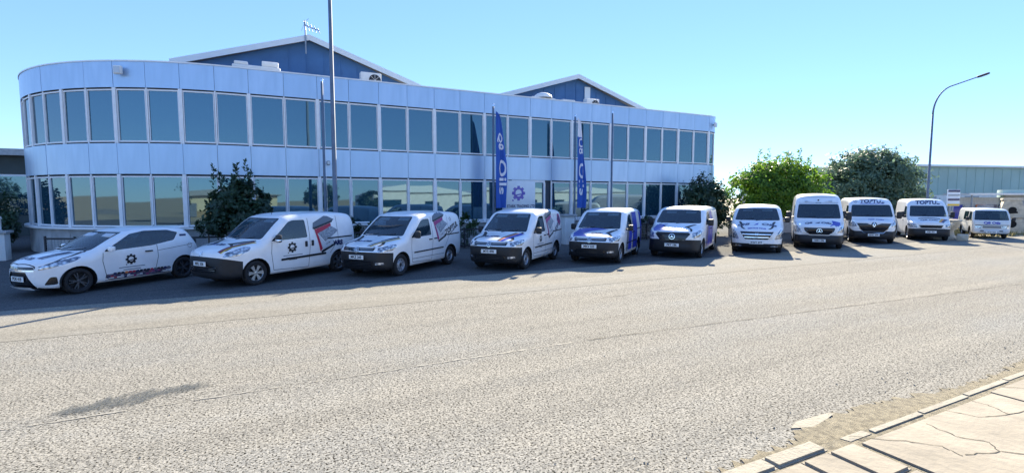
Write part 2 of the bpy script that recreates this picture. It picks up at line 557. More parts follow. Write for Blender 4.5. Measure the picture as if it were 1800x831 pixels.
# near pavement: kerb stones and slabs
PAV = empty('pavement', (4, 1, 0)); tag(PAV, kind='structure')
def pave(name, x0, x1, y0, y1, z0, z1, mat, tilt=0.0, skew=0.0):
    m = MB()
    bm = bmesh.new()
    pts = [(x0, y0), (x1, y0), (x1 + skew, y1), (x0 + skew, y1)]
    vs = [bm.verts.new((p[0], p[1], z0)) for p in pts] + [bm.verts.new((p[0], p[1], z1 + tilt * (p[0] - x0))) for p in pts]
    for f in ((0, 3, 2, 1), (4, 5, 6, 7), (0, 1, 5, 4), (1, 2, 6, 5), (2, 3, 7, 6), (3, 0, 4, 7)):
        bm.faces.new([vs[i] for i in f])
    tope = [e for e in bm.edges if all(v.co.z > (z0 + z1) / 2 for v in e.verts)]
    bmesh.ops.bevel(bm, geom=tope, offset=.016, segments=2, affect='EDGES')
    me = bpy.data.meshes.new(name); bm.to_mesh(me); bm.free()
    me.materials.append(MATS[mat])
    o = bpy.data.objects.new(name, me)
    link(o, PAV); o.matrix_parent_inverse = PAV.matrix_world.inverted()
    o.location = (-4, -1, 0)
    return o
MB0 = MB()
sheet('pavement_bed', -40, 90, -9, 2.46, 0.105, 'grit')
xk = -12.0
while xk < 4.0:
    L = 0.62
    if xk + L > 4.30: L = 4.42 - xk
    pave('kerb_stone', xk + .006, xk + L - .006, 2.375 + rr.uniform(-.006, .006), 2.53 + rr.uniform(-.006, .006), -.02, .125 + rr.uniform(-.004, .004), 'kerb_stone')
    xk += L
# dropped crossing: the kerb turns in and carries on lower and narrower
pave('kerb_stone', 4.43, 4.78, 2.36, 2.47, -.02, .11, 'kerb_stone', skew=-.03)
xk = 4.79
while xk < 40:
    L = rr.uniform(.78, .98)
    pave('kerb_stone', xk + .005, xk + L - .005, 2.36 + .012 * min(xk - 4.8, 6), 2.445 + .014 * min(xk - 4.8, 6), -.02, .115 + rr.uniform(-.004, .004), 'kerb_stone')
    xk += L
# slabs, the near ones told apart
xs = [-2.0, -1.2, -.4, .4, 1.2, 2.0, 2.65, 3.3, 3.72, 4.06, 4.42]
for i in range(len(xs) - 1):
    ys = [2.36, 1.90, 1.2, .5, -.2]
    for j in range(4):
        pave('paving_slab', xs[i] + .012, xs[i + 1] - .012, ys[j + 1] + .012, ys[j] - .012, .02, .122 + rr.uniform(-.004, .004), 'slab')
# large cast concrete bays beyond the crossing
bays = [4.46, 6.9, 9.6, 12.3, 15.2, 18.5, 22, 26, 30, 36]
for i in range(len(bays) - 1):
    pave('concrete_bay', bays[i] + .01, bays[i + 1] - .01, -1.0, 2.325 + .012 * min(bays[i] - 4.46, 5), .02, .119 + rr.uniform(-.002, .002), 'slab')
def crackline(pts, wd):
    out = []
    for (a, b) in zip(pts[:-1], pts[1:]):
        for t in range(6):
            u = t / 6
            out.append((a[0] + (b[0] - a[0]) * u + rr.uniform(-.014, .014), a[1] + (b[1] - a[1]) * u + rr.uniform(-.014, .014)))
    out.append(pts[-1])
    o = ribbon('crack', out, [rr.uniform(wd * .35, wd) for _ in out], .1232, 'crack', PAV)
    o.matrix_parent_inverse = PAV.matrix_world.inverted(); o.location = (-4, -1, 0)
crackline([(4.50, 2.42), (4.85, 2.16), (5.02, 1.98), (4.98, 1.82)], .012)
crackline([(5.40, 2.24), (5.34, 2.0), (5.46, 1.84), (5.34, 1.72), (5.02, 1.82)], .012)
crackline([(5.34, 1.72), (5.6, 1.5), (5.8, 1.2)], .012)
crackline([(5.9, 2.36), (6.0, 2.10), (6.35, 2.0), (7.1, 1.9)], .012)
crackline([(6.35, 2.0), (6.45, 2.2), (6.42, 2.36)], .009)
crackline([(7.2, 2.36), (7.5, 2.1), (8.3, 1.9)], .012)
# grit washed against the kerb
def grit():
    top = []; bot = []
    n = 420
    for i in range(n + 1):
        x = -3 + 20 * i / n
        top.append((x, 2.62 + .16 * (0.5 + 0.5 * math.sin(x * 1.3 + 1)) * (1.4 if 4.3 < x < 9 else .7) + rr.uniform(0, .12), .0085)); bot.append((x, 2.42, .0085))
    mesh_obj('gutter_grit', top + bot, [(i, n + 1 + i, n + 2 + i, i + 1) for i in range(n)], 'grit', road)
grit()
o = MB().prism([(4.42, 2.90), (4.64, 2.82), (4.9, 2.86), (5.12, 2.91), (5.06, 2.95), (4.6, 2.965)], 'z', .002, .009).build('broken_kerb_piece', 'kerb_stone')
tag(o, 'flat pale piece of broken concrete lying in the gutter', 'rubble')
# small stones on the road
sv = MB()
for k in range(420):
    x = rr.uniform(-4, 14); y = rr.choice([rr.uniform(2.6, 3.4), rr.uniform(2.6, 9.5)])
    s = rr.uniform(.004, .014)
    a = rr.uniform(0, 6)
    sv.add([(x + s * math.cos(a), y + s * math.sin(a), .002), (x + s * math.cos(a + 2.1), y + s * math.sin(a + 2.1), .002), (x + s * math.cos(a + 4.2), y + s * math.sin(a + 4.2), .002), (x, y, .003 + s * .8)], [(0, 1, 3), (1, 2, 3), (2, 0, 3)])
tag(sv.build('loose_grit', 'kerb_stone'), 'scattered loose stone grit on the road surface', 'grit', kind='stuff')

# ------------------------------------------------------------------ the curved two-storey showroom
FY = 22.1                       # facade plane
Z_GS, Z_GT, Z_B, Z_US, Z_UT, Z_P = 1.10, 3.0, 3.07, 4.24, 6.16, 7.13
XA, RA = -0.9, 8.42              # start of the left bend and its radius
XB, RB = 24.46, 1.3             # start of the right bend
PITCH = 1.2435
def fpos(s, off=0.0):
    """point and tangent angle along the facade; s = X on the straight part; off = outwards"""
    if s < XA:
        th = (XA - s) / RA
        if th > PI / 2:
            e = (th - PI / 2) * RA
            return Vector((XA - RA - off, FY + RA + e)), PI / 2 * -1
        return Vector((XA - (RA + off) * math.sin(th), FY + RA - (RA + off) * math.cos(th))), -th
    if s > XB:
        th = (s - XB) / RB
        if th > PI / 2:
            e = (th - PI / 2) * RB
            return Vector((XB + RB + off, FY + RB + e)), PI / 2
        return Vector((XB + (RB + off) * math.sin(th), FY + RB - (RB + off) * math.cos(th))), th
    return Vector((s, FY - off)), 0.0

BLD = empty('showroom_building', (10, FY, 0))
tag(BLD, 'long two storey showroom clad in pale blue panels with rounded corners and ribbon windows', 'building')
BLD_INV = BLD.matrix_world
def bpart(o):
    o.parent = BLD
    o.location = o.location - Vector((10, FY, 0))
    return o
bounds = [-0.41 + PITCH * k for k in range(21)]
sl = -0.41
left = []
while (XA - sl) / RA < PI / 2 + .45:
    sl -= 1.13
    left.append(sl)
bounds = left[::-1] + bounds + [XB + .75, XB + 1.45, XB + RB * PI / 2 + .2, XB + RB * PI / 2 + 1.5, XB + RB * PI / 2 + 2.8]
FLAT = {}
def seg_box(name, s0, s1, z0, z1, o0, o1, mat, nseg=None, bevel=False):
    """a slab that follows the facade between s0 and s1"""
    n = nseg or (1 if (s0 >= XA and s1 <= XB) else 3)
    vs = []; fs = []
    p0, _ = fpos((s0 + s1) / 2)
    for i in range(n + 1):
        s = s0 + (s1 - s0) * i / n
        a, _ = fpos(s, o0); b, _ = fpos(s, o1)
        for q in (a, b):
            for z in (z0, z1):
                vs.append((q.x - p0.x, q.y - p0.y, z - (z0 + z1) / 2))
    for i in range(n):
        o = i * 4; p = o + 4
        fs += [(o + 2, o + 3, p + 3, p + 2), (o, p, p + 1, o + 1), (o + 1, p + 1, p + 3, o + 3), (o, o + 2, p + 2, p)]
    fs += [(0, 1, 3, 2), (n * 4, n * 4 + 2, n * 4 + 3, n * 4 + 1)]
    ob = MB().add(vs, fs).build(name, mat)
    ob.location = (p0.x, p0.y, (z0 + z1) / 2)
    return bpart(ob)
rb = random.Random(11)
DOOR_BAYS = []
for i in range(len(bounds) - 1):
    s0, s1 = bounds[i], bounds[i + 1]
    corner = s0 > XB + RB * PI / 2 - .6 or (XA - s1) / RA > PI / 2 + .1
    g = .006
    j = rb.uniform(-.004, .004)
    seg_box('parapet_panel', s0 + g, s1 - g, Z_UT + .05, Z_P, .0, .05 + j, 'clad_panel')
    seg_box('spandrel_panel', s0 + g, s1 - g, Z_B, Z_US - .05, .0, .05 + rb.uniform(-.004, .004), 'clad_panel')
    if corner:
        seg_box('corner_panel', s0 + g, s1 - g, Z_US - .04, Z_UT + .04, .0, .045, 'clad_panel')
        seg_box('corner_panel', s0 + g, s1 - g, .05, Z_B - .01, .0, .045, 'clad_panel')
        continue
    mw0 = .07 if i % 2 == 0 else .04
    mw1 = .07 if (i + 1) % 2 == 0 else .04
    s_mid = (s0 + s1) / 2
    door = 11.0 < s_mid < 12.9
    for (za, zb, up) in ((Z_US, Z_UT, True), (Z_GS, Z_GT, False)):
        if door and not up: continue
        # one pane per bay, flat, slightly out of true like real curtain walling
        p0, a0 = fpos(s0 + mw0, -.03); p1, a1 = fpos(s1 - mw1, -.03)
        c = (p0 + p1) / 2
        d = (p1 - p0); L = d.length
        hw = L / 2 - .02; hh = (zb - za) / 2 - .05
        m = MB().box(-hw, hw, -.008, .008, -hh, hh)
        pane = m.build('window', 'facade_glass')
        pane.location = (c.x, c.y, (za + zb) / 2)
        pane.rotation_euler = (R(rb.uniform(-.22, .22)), 0, math.atan2(d.y, d.x) + R(rb.uniform(-.3, .3)))
        bpart(pane)
        fr = MB()
        fr.box(-hw - .025, hw + .025, -.05, .03, hh - .005, hh + .05)
        fr.box(-hw - .025, hw + .025, -.05, .03, -hh - .05, -hh + .005)
        fr.box(-hw - .02, -hw + .006, -.048, .03, -hh + .004, hh - .004)
        fr.box(hw - .006, hw + .02, -.048, .03, -hh + .004, hh - .004)
        fr.build('frame', 'white_frame', pane)
    if mw1 > .05:
        for (za, zb) in ((Z_US - .045, Z_UT + .045), (Z_GS - .02, Z_GT + .06)):
            if 11.0 < s1 < 12.9 and za < 2: continue
            seg_box('mullion', s1 - .062, s1 + .062, za, zb, .0, .055, 'white_frame', 1)
    else:
        for (za, zb) in ((Z_US - .045, Z_UT + .045), (Z_GS - .02, Z_GT + .06)):
            if 11.0 < s1 < 12.9 and za < 2: continue
            seg_box('mullion', s1 - .026, s1 + .026, za, zb, .0, .03, 'white_frame', 1)
    if not door:
        seg_box('window_sill', s0 + .003, s1 - .003, Z_GS - .10, Z_GS - .02, .0, .22, 'white_frame')
        seg_box('plinth_panel', s0 + .01, s1 - .01, .0, Z_GS - .102, .0, .06, 'concrete_wall')
# parapet coping and the wall behind everything
S0, S1 = bounds[0], bounds[-1]
seg_box('coping', S0, S1, Z_P + .002, Z_P + .05, -.25, .075, 'white_frame', 90)
seg_box('back_wall', S0, S1, .0, Z_P, -.35, -.10, 'joint_dark', 90)
def roof_poly(z):
    pts = []
    n = 60
    for i in range(n + 1):
        s = S0 + (S1 - S0) * i / n
        p, _ = fpos(s, -.3)
        pts.append((p.x, p.y))
    pts += [(XB + RB - .3, 46), (XA - RA + .3, 46)]
    return pts
bpart(MB().prism(roof_poly(0), 'z', 6.55, 6.75).build('flat_roof', 'roof_grey'))
bpart(MB().box(XA - RA, XA - RA + .3, FY + RA + 3.9, 46, 0, Z_P).build('side_wall', 'white_render'))
bpart(MB().box(XB + RB - .3, XB + RB, FY + RB + 3.0, 46, 0, Z_P).build('side_wall', 'white_render'))
# downpipes at both ends
def downpipe(s, off=.10):
    p, _ = fpos(s, off)
    bpart(MB().tube([(p.x, p.y, .1), (p.x, p.y, 6.45)], .055, 8).build('downpipe', 'pole_grey', smooth=True))
p, _ = fpos(XA - RA * PI / 2 - .8, .35)
bpart(MB().box(p.x - .10, p.x + .10, p.y - .10, p.y + .10, 0, 6.55).build('corner_post', 'pole_grey'))
downpipe(XB + 1.62)
# entrance: recessed door with frame
de = MB().box(11.02, 12.9, FY - .02, FY + .02, Z_GT - .05, Z_GT + .06)
bpart(de.build('door_head', 'white_frame'))
for x in (11.02, 12.05, 12.85):
    bpart(MB().box(x - .05, x + .05, FY - .06, FY + .03, .05, Z_GT - .05).build('door_post', 'white_frame'))
for (a, b) in ((11.08, 12.0), (12.11, 12.79)):
    d = bpart(MB().box(a, b, FY + .03, FY + .05, .06, Z_GT - .06).build('door', 'facade_glass'))
    h = MB().tube([((b - .1), FY - .02, .95), ((b - .1), FY - .02, 1.5)], .015, 8).build('handle', 'chrome')
    h.parent = d; h.location = (0, 0, 0)

# floodlight on the parapet, camera box at the right end
def wall_lamp(s, z, w, h, label, pz=.09, mat='unit_white'):
    p, a = fpos(s, .055)
    r = empty('wall_floodlight', (p.x, p.y, z), a)
    m = MB().bbox((0, -.16, 0), (w, .12, h), .02).build('housing', mat, r, auto=True)
    MB().bbox((0, -.225, 0), (w * .8, .02, h * .75), .004).build('lens', 'lens', r)
    MB().box(-.03, .03, -.11, 0, -.03, .03).build('bracket', 'dark_metal', r)
    tag(r, label, 'floodlight')
wall_lamp(-4.6, 6.78, .28, .3, 'square white floodlight on the parapet at the left bend')
wall_lamp(24.8, 6.62, .22, .28, 'small square floodlight on the parapet at the right corner')
wall_lamp(2.42, 3.62, .13, .16, 'tiny dark lamp on the spandrel panel beside a flagpole', mat='dark_metal')

# sign over the entrance
SG = empty('company_sign', (11.02, 21.35, 1.52))
MB().bbox((0, 0, .74), (1.72, .16, 1.48), .015).build('board', 'sign_white', SG, auto=True)
def flat_text(name, txt, size, loc, mat, parent, bold=0, rot=None, sx=1.0, depth=.006):
    vs, fs = text_mesh(txt, size, bold=bold)
    o = mesh_obj(name, [(x * sx, 0, y) for x, y in vs], fs, mat, parent)
    o.location = loc
    if rot: o.rotation_euler = rot
    return o
flat_text('lettering', 'STARK TRADING LTD', .19, (.08, -.086, .26), 'decal_navy', SG, bold=.006, sx=.82)
gq = gear_polys(.36)
mbg = MB()
for q in gq:
    mbg.add([(x, 0, z) for x, z in q], [tuple(range(len(q)))])
og = mbg.build('emblem', 'decal_blue', SG); og.location = (-.06, -.087, .88)
for xo in (-.7, .7):
    MB().box(xo - .03, xo + .03, .08, .75, 1.2, 1.26).build('bracket', 'metal_grey', SG)
tag(SG, 'white company sign with blue cog emblem above the entrance', 'sign')

# ------------------------------------------------------------------ sheds behind the parapet
def gable_shed(name, label, x0, xa, x1, ze, za, y0, y1):
    r = empty(name, (xa, y0, 0))
    def loc(o):
        o.parent = r; o.location = Vector((-xa, -y0, 0)); return o
    xl = xa - (xa - x0) * 1.1; zl = za - (za - ze) * 1.1
    xr = xa + (x1 - xa) * 1.1; zr = za - (za - ze) * 1.1
    loc(MB().prism([(xl + .2, 6.75), (xr - .2, 6.75), (xr - .2, zr - .1), (xa, za - .1), (xl + .2, zl - .1)], 'y', y0, y0 + .2).build('gable_wall', 'gable_cladding'))
    # vertical sheet ribs
    n = int((xr - xl) / .75)
    for k in range(1, n):
        x = xl + (xr - xl) * k / n
        zt = (zl + (za - zl) * (x - xl) / (xa - xl)) if x < xa else (zr + (za - zr) * (xr - x) / (xr - xa))
        loc(MB().box(x - .02, x + .02, y0 - .025, y0, 6.76, zt - .28).build('rib', 'gable_cladding'))
    for (xe, ze2) in ((xl, zl), (xr, zr)):
        loc(MB().prism([(xe, ze2), (xa, za), (xa, za + .09), (xe, ze2 + .09)], 'y', y0 - .3, y1).build('roof_sheet', 'roof_grey'))
        loc(MB().prism([(xe, ze2 - .16), (xa, za - .16), (xa, za + .10), (xe, ze2 + .10)], 'y', y0 - .36, y0 - .303).build('barge_board', 'gable_trim'))
    tag(r, label, 'warehouse')
    return r
gable_shed('gabled_shed', 'blue gabled shed with antenna rising behind the left half of the parapet', -2.9, 2.15, 7.0, 8.1, 9.72, 26.0, 60)
gr = gable_shed('gabled_shed', 'smaller looking blue gabled shed behind the right half of the parapet', 12.5, 17.33, 22.2, 8.05, 9.55, 26.0, 60)
o = MB().box(17.95 - 17.33, 18.35 - 17.33, -.10, -.03, 6.8, 9.0).build('downpipe_box', 'gable_trim', gr)

# antenna on the left gable
AN = empty('tv_antenna', (1.98, 25.6, 9.0))
MB().tube([(0, 0, -.1), (0, 0, 1.42)], .035, 8).build('mast', 'metal_grey', AN)
bm_ = MB(); bm_.tube([(-.05, 0, 1.2), (.62, -.1, 1.0)], .024, 6)
bm_.build('boom', 'metal_grey', AN)
for k in range(5):
    t = k / 4
    c = Vector((-.02 + .6 * t, -.1 * t, 1.19 - .19 * t))
    h = .26 - .10 * t
    MB().tube([c + Vector((-.03, h * .6, h)), c + Vector((.03, -h * .6, -h))], .016, 5).build('element', 'metal_grey', AN)
MB().tube([(0, 0, 1.35), (-.1, .1, 1.1), (-.16, .1, .95)], .010, 5).build('reflector', 'metal_grey', AN)
MB().tube([(.05, 0, 1.4), (.16, 0, 1.52)], .01, 5).build('reflector', 'metal_grey', AN)
tag(AN, 'television antenna on a short mast at the left gable peak', 'antenna')

# air conditioners and roof plant
def ac_unit(name, x, y, z, w, h, label, fan=True):
    r = empty(name, (x, y, z))
    MB().bbox((0, .18, h / 2 + .06), (w, .36, h), .025).build('casing', 'unit_white', r, auto=True)
    if fan:
        f = MB().lathe([(h * .02, -.012), (h * .36, -.012), (h * .38, -.02), (h * .40, -.004)], 20, 'y', (w * .18, -.002, h / 2 + .06)).build('fan_grille', 'dark_metal', r)
        for k in range(4):
            a = k * PI / 4
            MB().tube([(w * .18 - h * .36 * math.cos(a), -.024, h / 2 + .06 - h * .36 * math.sin(a)), (w * .18 + h * .36 * math.cos(a), -.024, h / 2 + .06 + h * .36 * math.sin(a))], .008, 5).build('bar', 'unit_white', f)
    for sx in (-.35, .35):
        MB().box(w * sx - .03, w * sx + .03, .02, .34, 0, .075).build('foot', 'dark_metal', r)
    tag(r, label, 'air conditioner', 'rooftop plant')
ac_unit('air_conditioner', 4.45, 23.0, 7.02, .9, .66, 'white air conditioner with round fan at right foot of left gable')
ac_unit('air_conditioner', 16.5, 23.0, 6.98, .84, .6, 'white air conditioner at foot of the right gable')
ac_unit('air_conditioner', 15.05, 23.2, 6.95, .8, .50, 'low white air conditioner left of the right gable centre', fan=False)
RT = empty('roof_duct', (-.1, 22.9, 6.85))
MB().bbox((0, .3, .5), (1.75, .6, .3), .05).build('casing', 'unit_white', RT, auto=True)
MB().bbox((-.55, .3, .72), (.5, .5, .14), .05).build('hood', 'unit_white', RT, auto=True)
MB().bbox((.5, .3, .76), (.62, .5, .22), .04).build('hood', 'unit_white', RT, auto=True)
MB().box(-.8, .8, .05, .55, 0, .36).build('base', 'metal_grey', RT)
tag(RT, 'long white ventilation duct on the roof left of the gable', 'duct', 'rooftop plant')
RT = empty('roof_duct', (13.3, 22.9, 6.9))
MB().bbox((0, .3, .36), (1.45, .6, .34), .05).build('casing', 'unit_white', RT, auto=True)
prof = [(.02, .30)] + [(.5 * math.sin(a), .30 * math.cos(a)) for a in (.35, .7, 1.05, 1.35, 1.57)]
o = MB().lathe(prof, 20, 'z', (.1, .3, .52)).build('dome', 'unit_white', RT, smooth=True)
MB().box(-.6, .6, .05, .55, 0, .19).build('base', 'metal_grey', RT)
tag(RT, 'white roof duct with a rounded dome left of the right gable', 'duct', 'rooftop plant')

# ------------------------------------------------------------------ flagpoles and flags
def flagpole(x, ztop, label, y=20.8, r=.045):
    e = empty('flagpole', (x, y, 0))
    MB().tube([(0, 0, 0), (0, 0, 1.2), (0, 0, ztop)], [r * 1.25, r * 1.15, r], 10).build('pole', 'pole_grey', e, smooth=True)
    MB().lathe([(.001, .13), (.04, .11), (.055, .06), (.04, .01), (r, 0)], 12, 'z', (0, 0, ztop)).build('finial', 'chrome', e, smooth=True)
    MB().bbox((0, 0, .06), (.28, .28, .12), .02).build('base', 'metal_grey', e)
    MB().tube([(r + .03, -.02, 1.2), (r + .02, -.02, ztop - .1)], .006, 5).build('halyard', 'flag_white', e)
    tag(e, label, 'flagpole', 'flagpoles in front of the showroom')
flagpole(2.14, 6.66, 'bare grey flagpole left of the street lamp')
flagpole(9.42, 6.30, 'flagpole carrying the limp blue flag beside the entrance')
flagpole(13.86, 6.16, 'flagpole carrying the blue flag with white top')
flagpole(16.14, 6.50, 'bare grey flagpole right of both flags')

def flag(x, z1, z0, wtop, label, seed, white_top):
    """limp flag: a pleated cloth sheet hanging from the pole, letters on the cloth itself"""
    r = random.Random(seed)
    e = empty('blue_flag', (x + .07, 20.75, z0))
    H_ = z1 - z0
    nu, nv = 26, 60
    ph = r.uniform(0, 6)
    def cloth(u, v):
        # u across 0..1, v down 0..1
        wd = wtop * (0.30 + 0.75 * min(1, v * 1.9) ** .8) * (1 - .10 * math.sin(v * 7 + ph))
        fold = .085 * math.sin(u * 11 + 2.2 * math.sin(v * 3 + ph)) * (.35 + .65 * min(1, v * 2)) + .03 * math.sin(v * 9 + u * 5)
        xx = u * wd + .03 * math.sin(v * 6 + ph) * u
        zz = H_ * (1 - v) - .45 * u * max(0, .35 - v)
        return Vector((xx, -.03 + fold * u ** .5 - .05, zz))
    for part, v0, v1, mat in (('cloth', .21 if white_top else .0, 1.0, 'flag_blue'), ('white_band', .0, .21, 'flag_white')):
        if part == 'white_band' and not white_top: continue
        vs = []; fs = []
        for j in range(nv + 1):
            for i in range(nu + 1):
                vs.append(cloth(i / nu, v0 + (v1 - v0) * j / nv))
        for j in range(nv):
            for i in range(nu):
                a = j * (nu + 1) + i
                fs.append((a, a + nu + 1, a + nu + 2, a + 1))
        mesh_obj(part, vs, fs, mat, e, smooth=True)
    # letters reading down the cloth, one piece per word
    for word, va, vb in (('Q8', .22, .40), ('Oils', .50, .86)):
        vs, fs = text_mesh(word, 1.0, bold=.02)
        xs_ = [p[0] for p in vs]; L = max(xs_) - min(xs_)
        out = []
        for px, py in vs:
            v = va + (vb - va) * (px - min(xs_)) / L
            u = .52 + py * .78
            out.append(cloth(min(.98, max(.02, u)), v) + Vector((0, -.014, 0)))
        mesh_obj('lettering', out, fs, 'flag_white', e)
    tag(e, label, 'flag', 'limp blue flags')
flag(9.42, 6.12, 1.72, .52, 'limp blue flag with white lettering hanging beside the entrance', 2, False)
flag(13.86, 6.12, 1.68, .46, 'limp blue flag with a pale top hanging right of the entrance', 5, True)

# ------------------------------------------------------------------ street lamps
def street_lamp(x, y, H_, label, toward, reach=3.4):
    e = empty('street_lamp', (x, y, 0))
    MB().tube([(0, 0, 0), (0, 0, 1.6), (0, 0, 1.65), (0, 0, H_ - 2.2)], [.10, .09, .075, .052], 12).build('column', 'pole_grey', e, smooth=True)
    d = Vector((math.cos(toward), math.sin(toward), 0))
    pts = []
    for k in range(13):
        t = k / 12
        a = t * PI / 2 * .86
        pts.append(Vector((0, 0, H_ - 2.2)) + d * (reach * .55 * (1 - math.cos(a))) + Vector((0, 0, 1.75 * math.sin(a))))
    end = pts[-1]
    tan = (pts[-1] - pts[-2]).normalized()
    pts.append(end + tan * (reach * .62))
    MB().tube(pts, [.052 - .018 * min(1, i / 13) for i in range(len(pts))], 10).build('arm', 'pole_grey', e, smooth=True)
    tip = pts[-1]
    q = Vector((1, 0, 0)).rotation_difference(tan).to_matrix()
    hd = MB().bbox(tip + tan * .28, (.74, .2, .12), .05, q).build('lamp_head', 'dark_metal', e, auto=True)
    MB().bbox(tip + tan * .32 - Vector((0, 0, .065)), (.4, .14, .03), .01, q).build('lens', 'lens', hd)
    MB().bbox((0, -.125, 1.0), (.10, .01, .45), .004).build('access_door', 'metal_grey', e)
    tag(e, label, 'street lamp', 'street lamps')
street_lamp(2.06, 17.0, 12.2, 'tall straight lamp post rising out of the picture behind the vans', R(-95))
street_lamp(36.9, 16.1, 9.5, 'curved street lamp standing against the sky at the right', R(-26.5), 2.6)
# ------------------------------------------------------------------ vehicles
# local axes: +x forward, +y the vehicle's left, z up; s = distance behind the nose
def chaikin(p, n=2):
    for _ in range(n):
        q = [p[0]]
        for a, b in zip(p[:-1], p[1:]):
            q.append((a[0] * .75 + b[0] * .25, a[1] * .75 + b[1] * .25))
            q.append((a[0] * .25 + b[0] * .75, a[1] * .25 + b[1] * .75))
        q.append(p[-1])
        p = q
    return p
def interp(p, x):
    if x <= p[0][0]: return p[0][1]
    for a, b in zip(p[:-1], p[1:]):
        if x <= b[0]:
            t = (x - a[0]) / max(1e-9, b[0] - a[0])
            return a[1] + (b[1] - a[1]) * t
    return p[-1][1]
def inside(poly, x, y):
    c = False
    n = len(poly)
    j = n - 1
    for i in range(n):
        xi, yi = poly[i]; xj, yj = poly[j]
        if (yi > y) != (yj > y) and x < (xj - xi) * (y - yi) / (yj - yi) + xi:
            c = not c
        j = i
    return c
def rounded(poly, r=.04, n=3):
    """round the corners of a 2D polygon"""
    out = []
    m = len(poly)
    for i in range(m):
        p = Vector(poly[i]); a = Vector(poly[i - 1]); b = Vector(poly[(i + 1) % m])
        da = a - p; db = b - p
        k = min(r, da.length * .45, db.length * .45)
        p0 = p + da.normalized() * k; p1 = p + db.normalized() * k
        for t in range(n + 1):
            u = t / n
            q = p0 * (1 - u) ** 2 + p * 2 * u * (1 - u) + p1 * u ** 2
            out.append((q.x, q.y))
    return out
def circle(cx, cy, r, n=20):
    return [(cx + r * math.cos(2 * PI * k / n), cy + r * math.sin(2 * PI * k / n)) for k in range(n)]

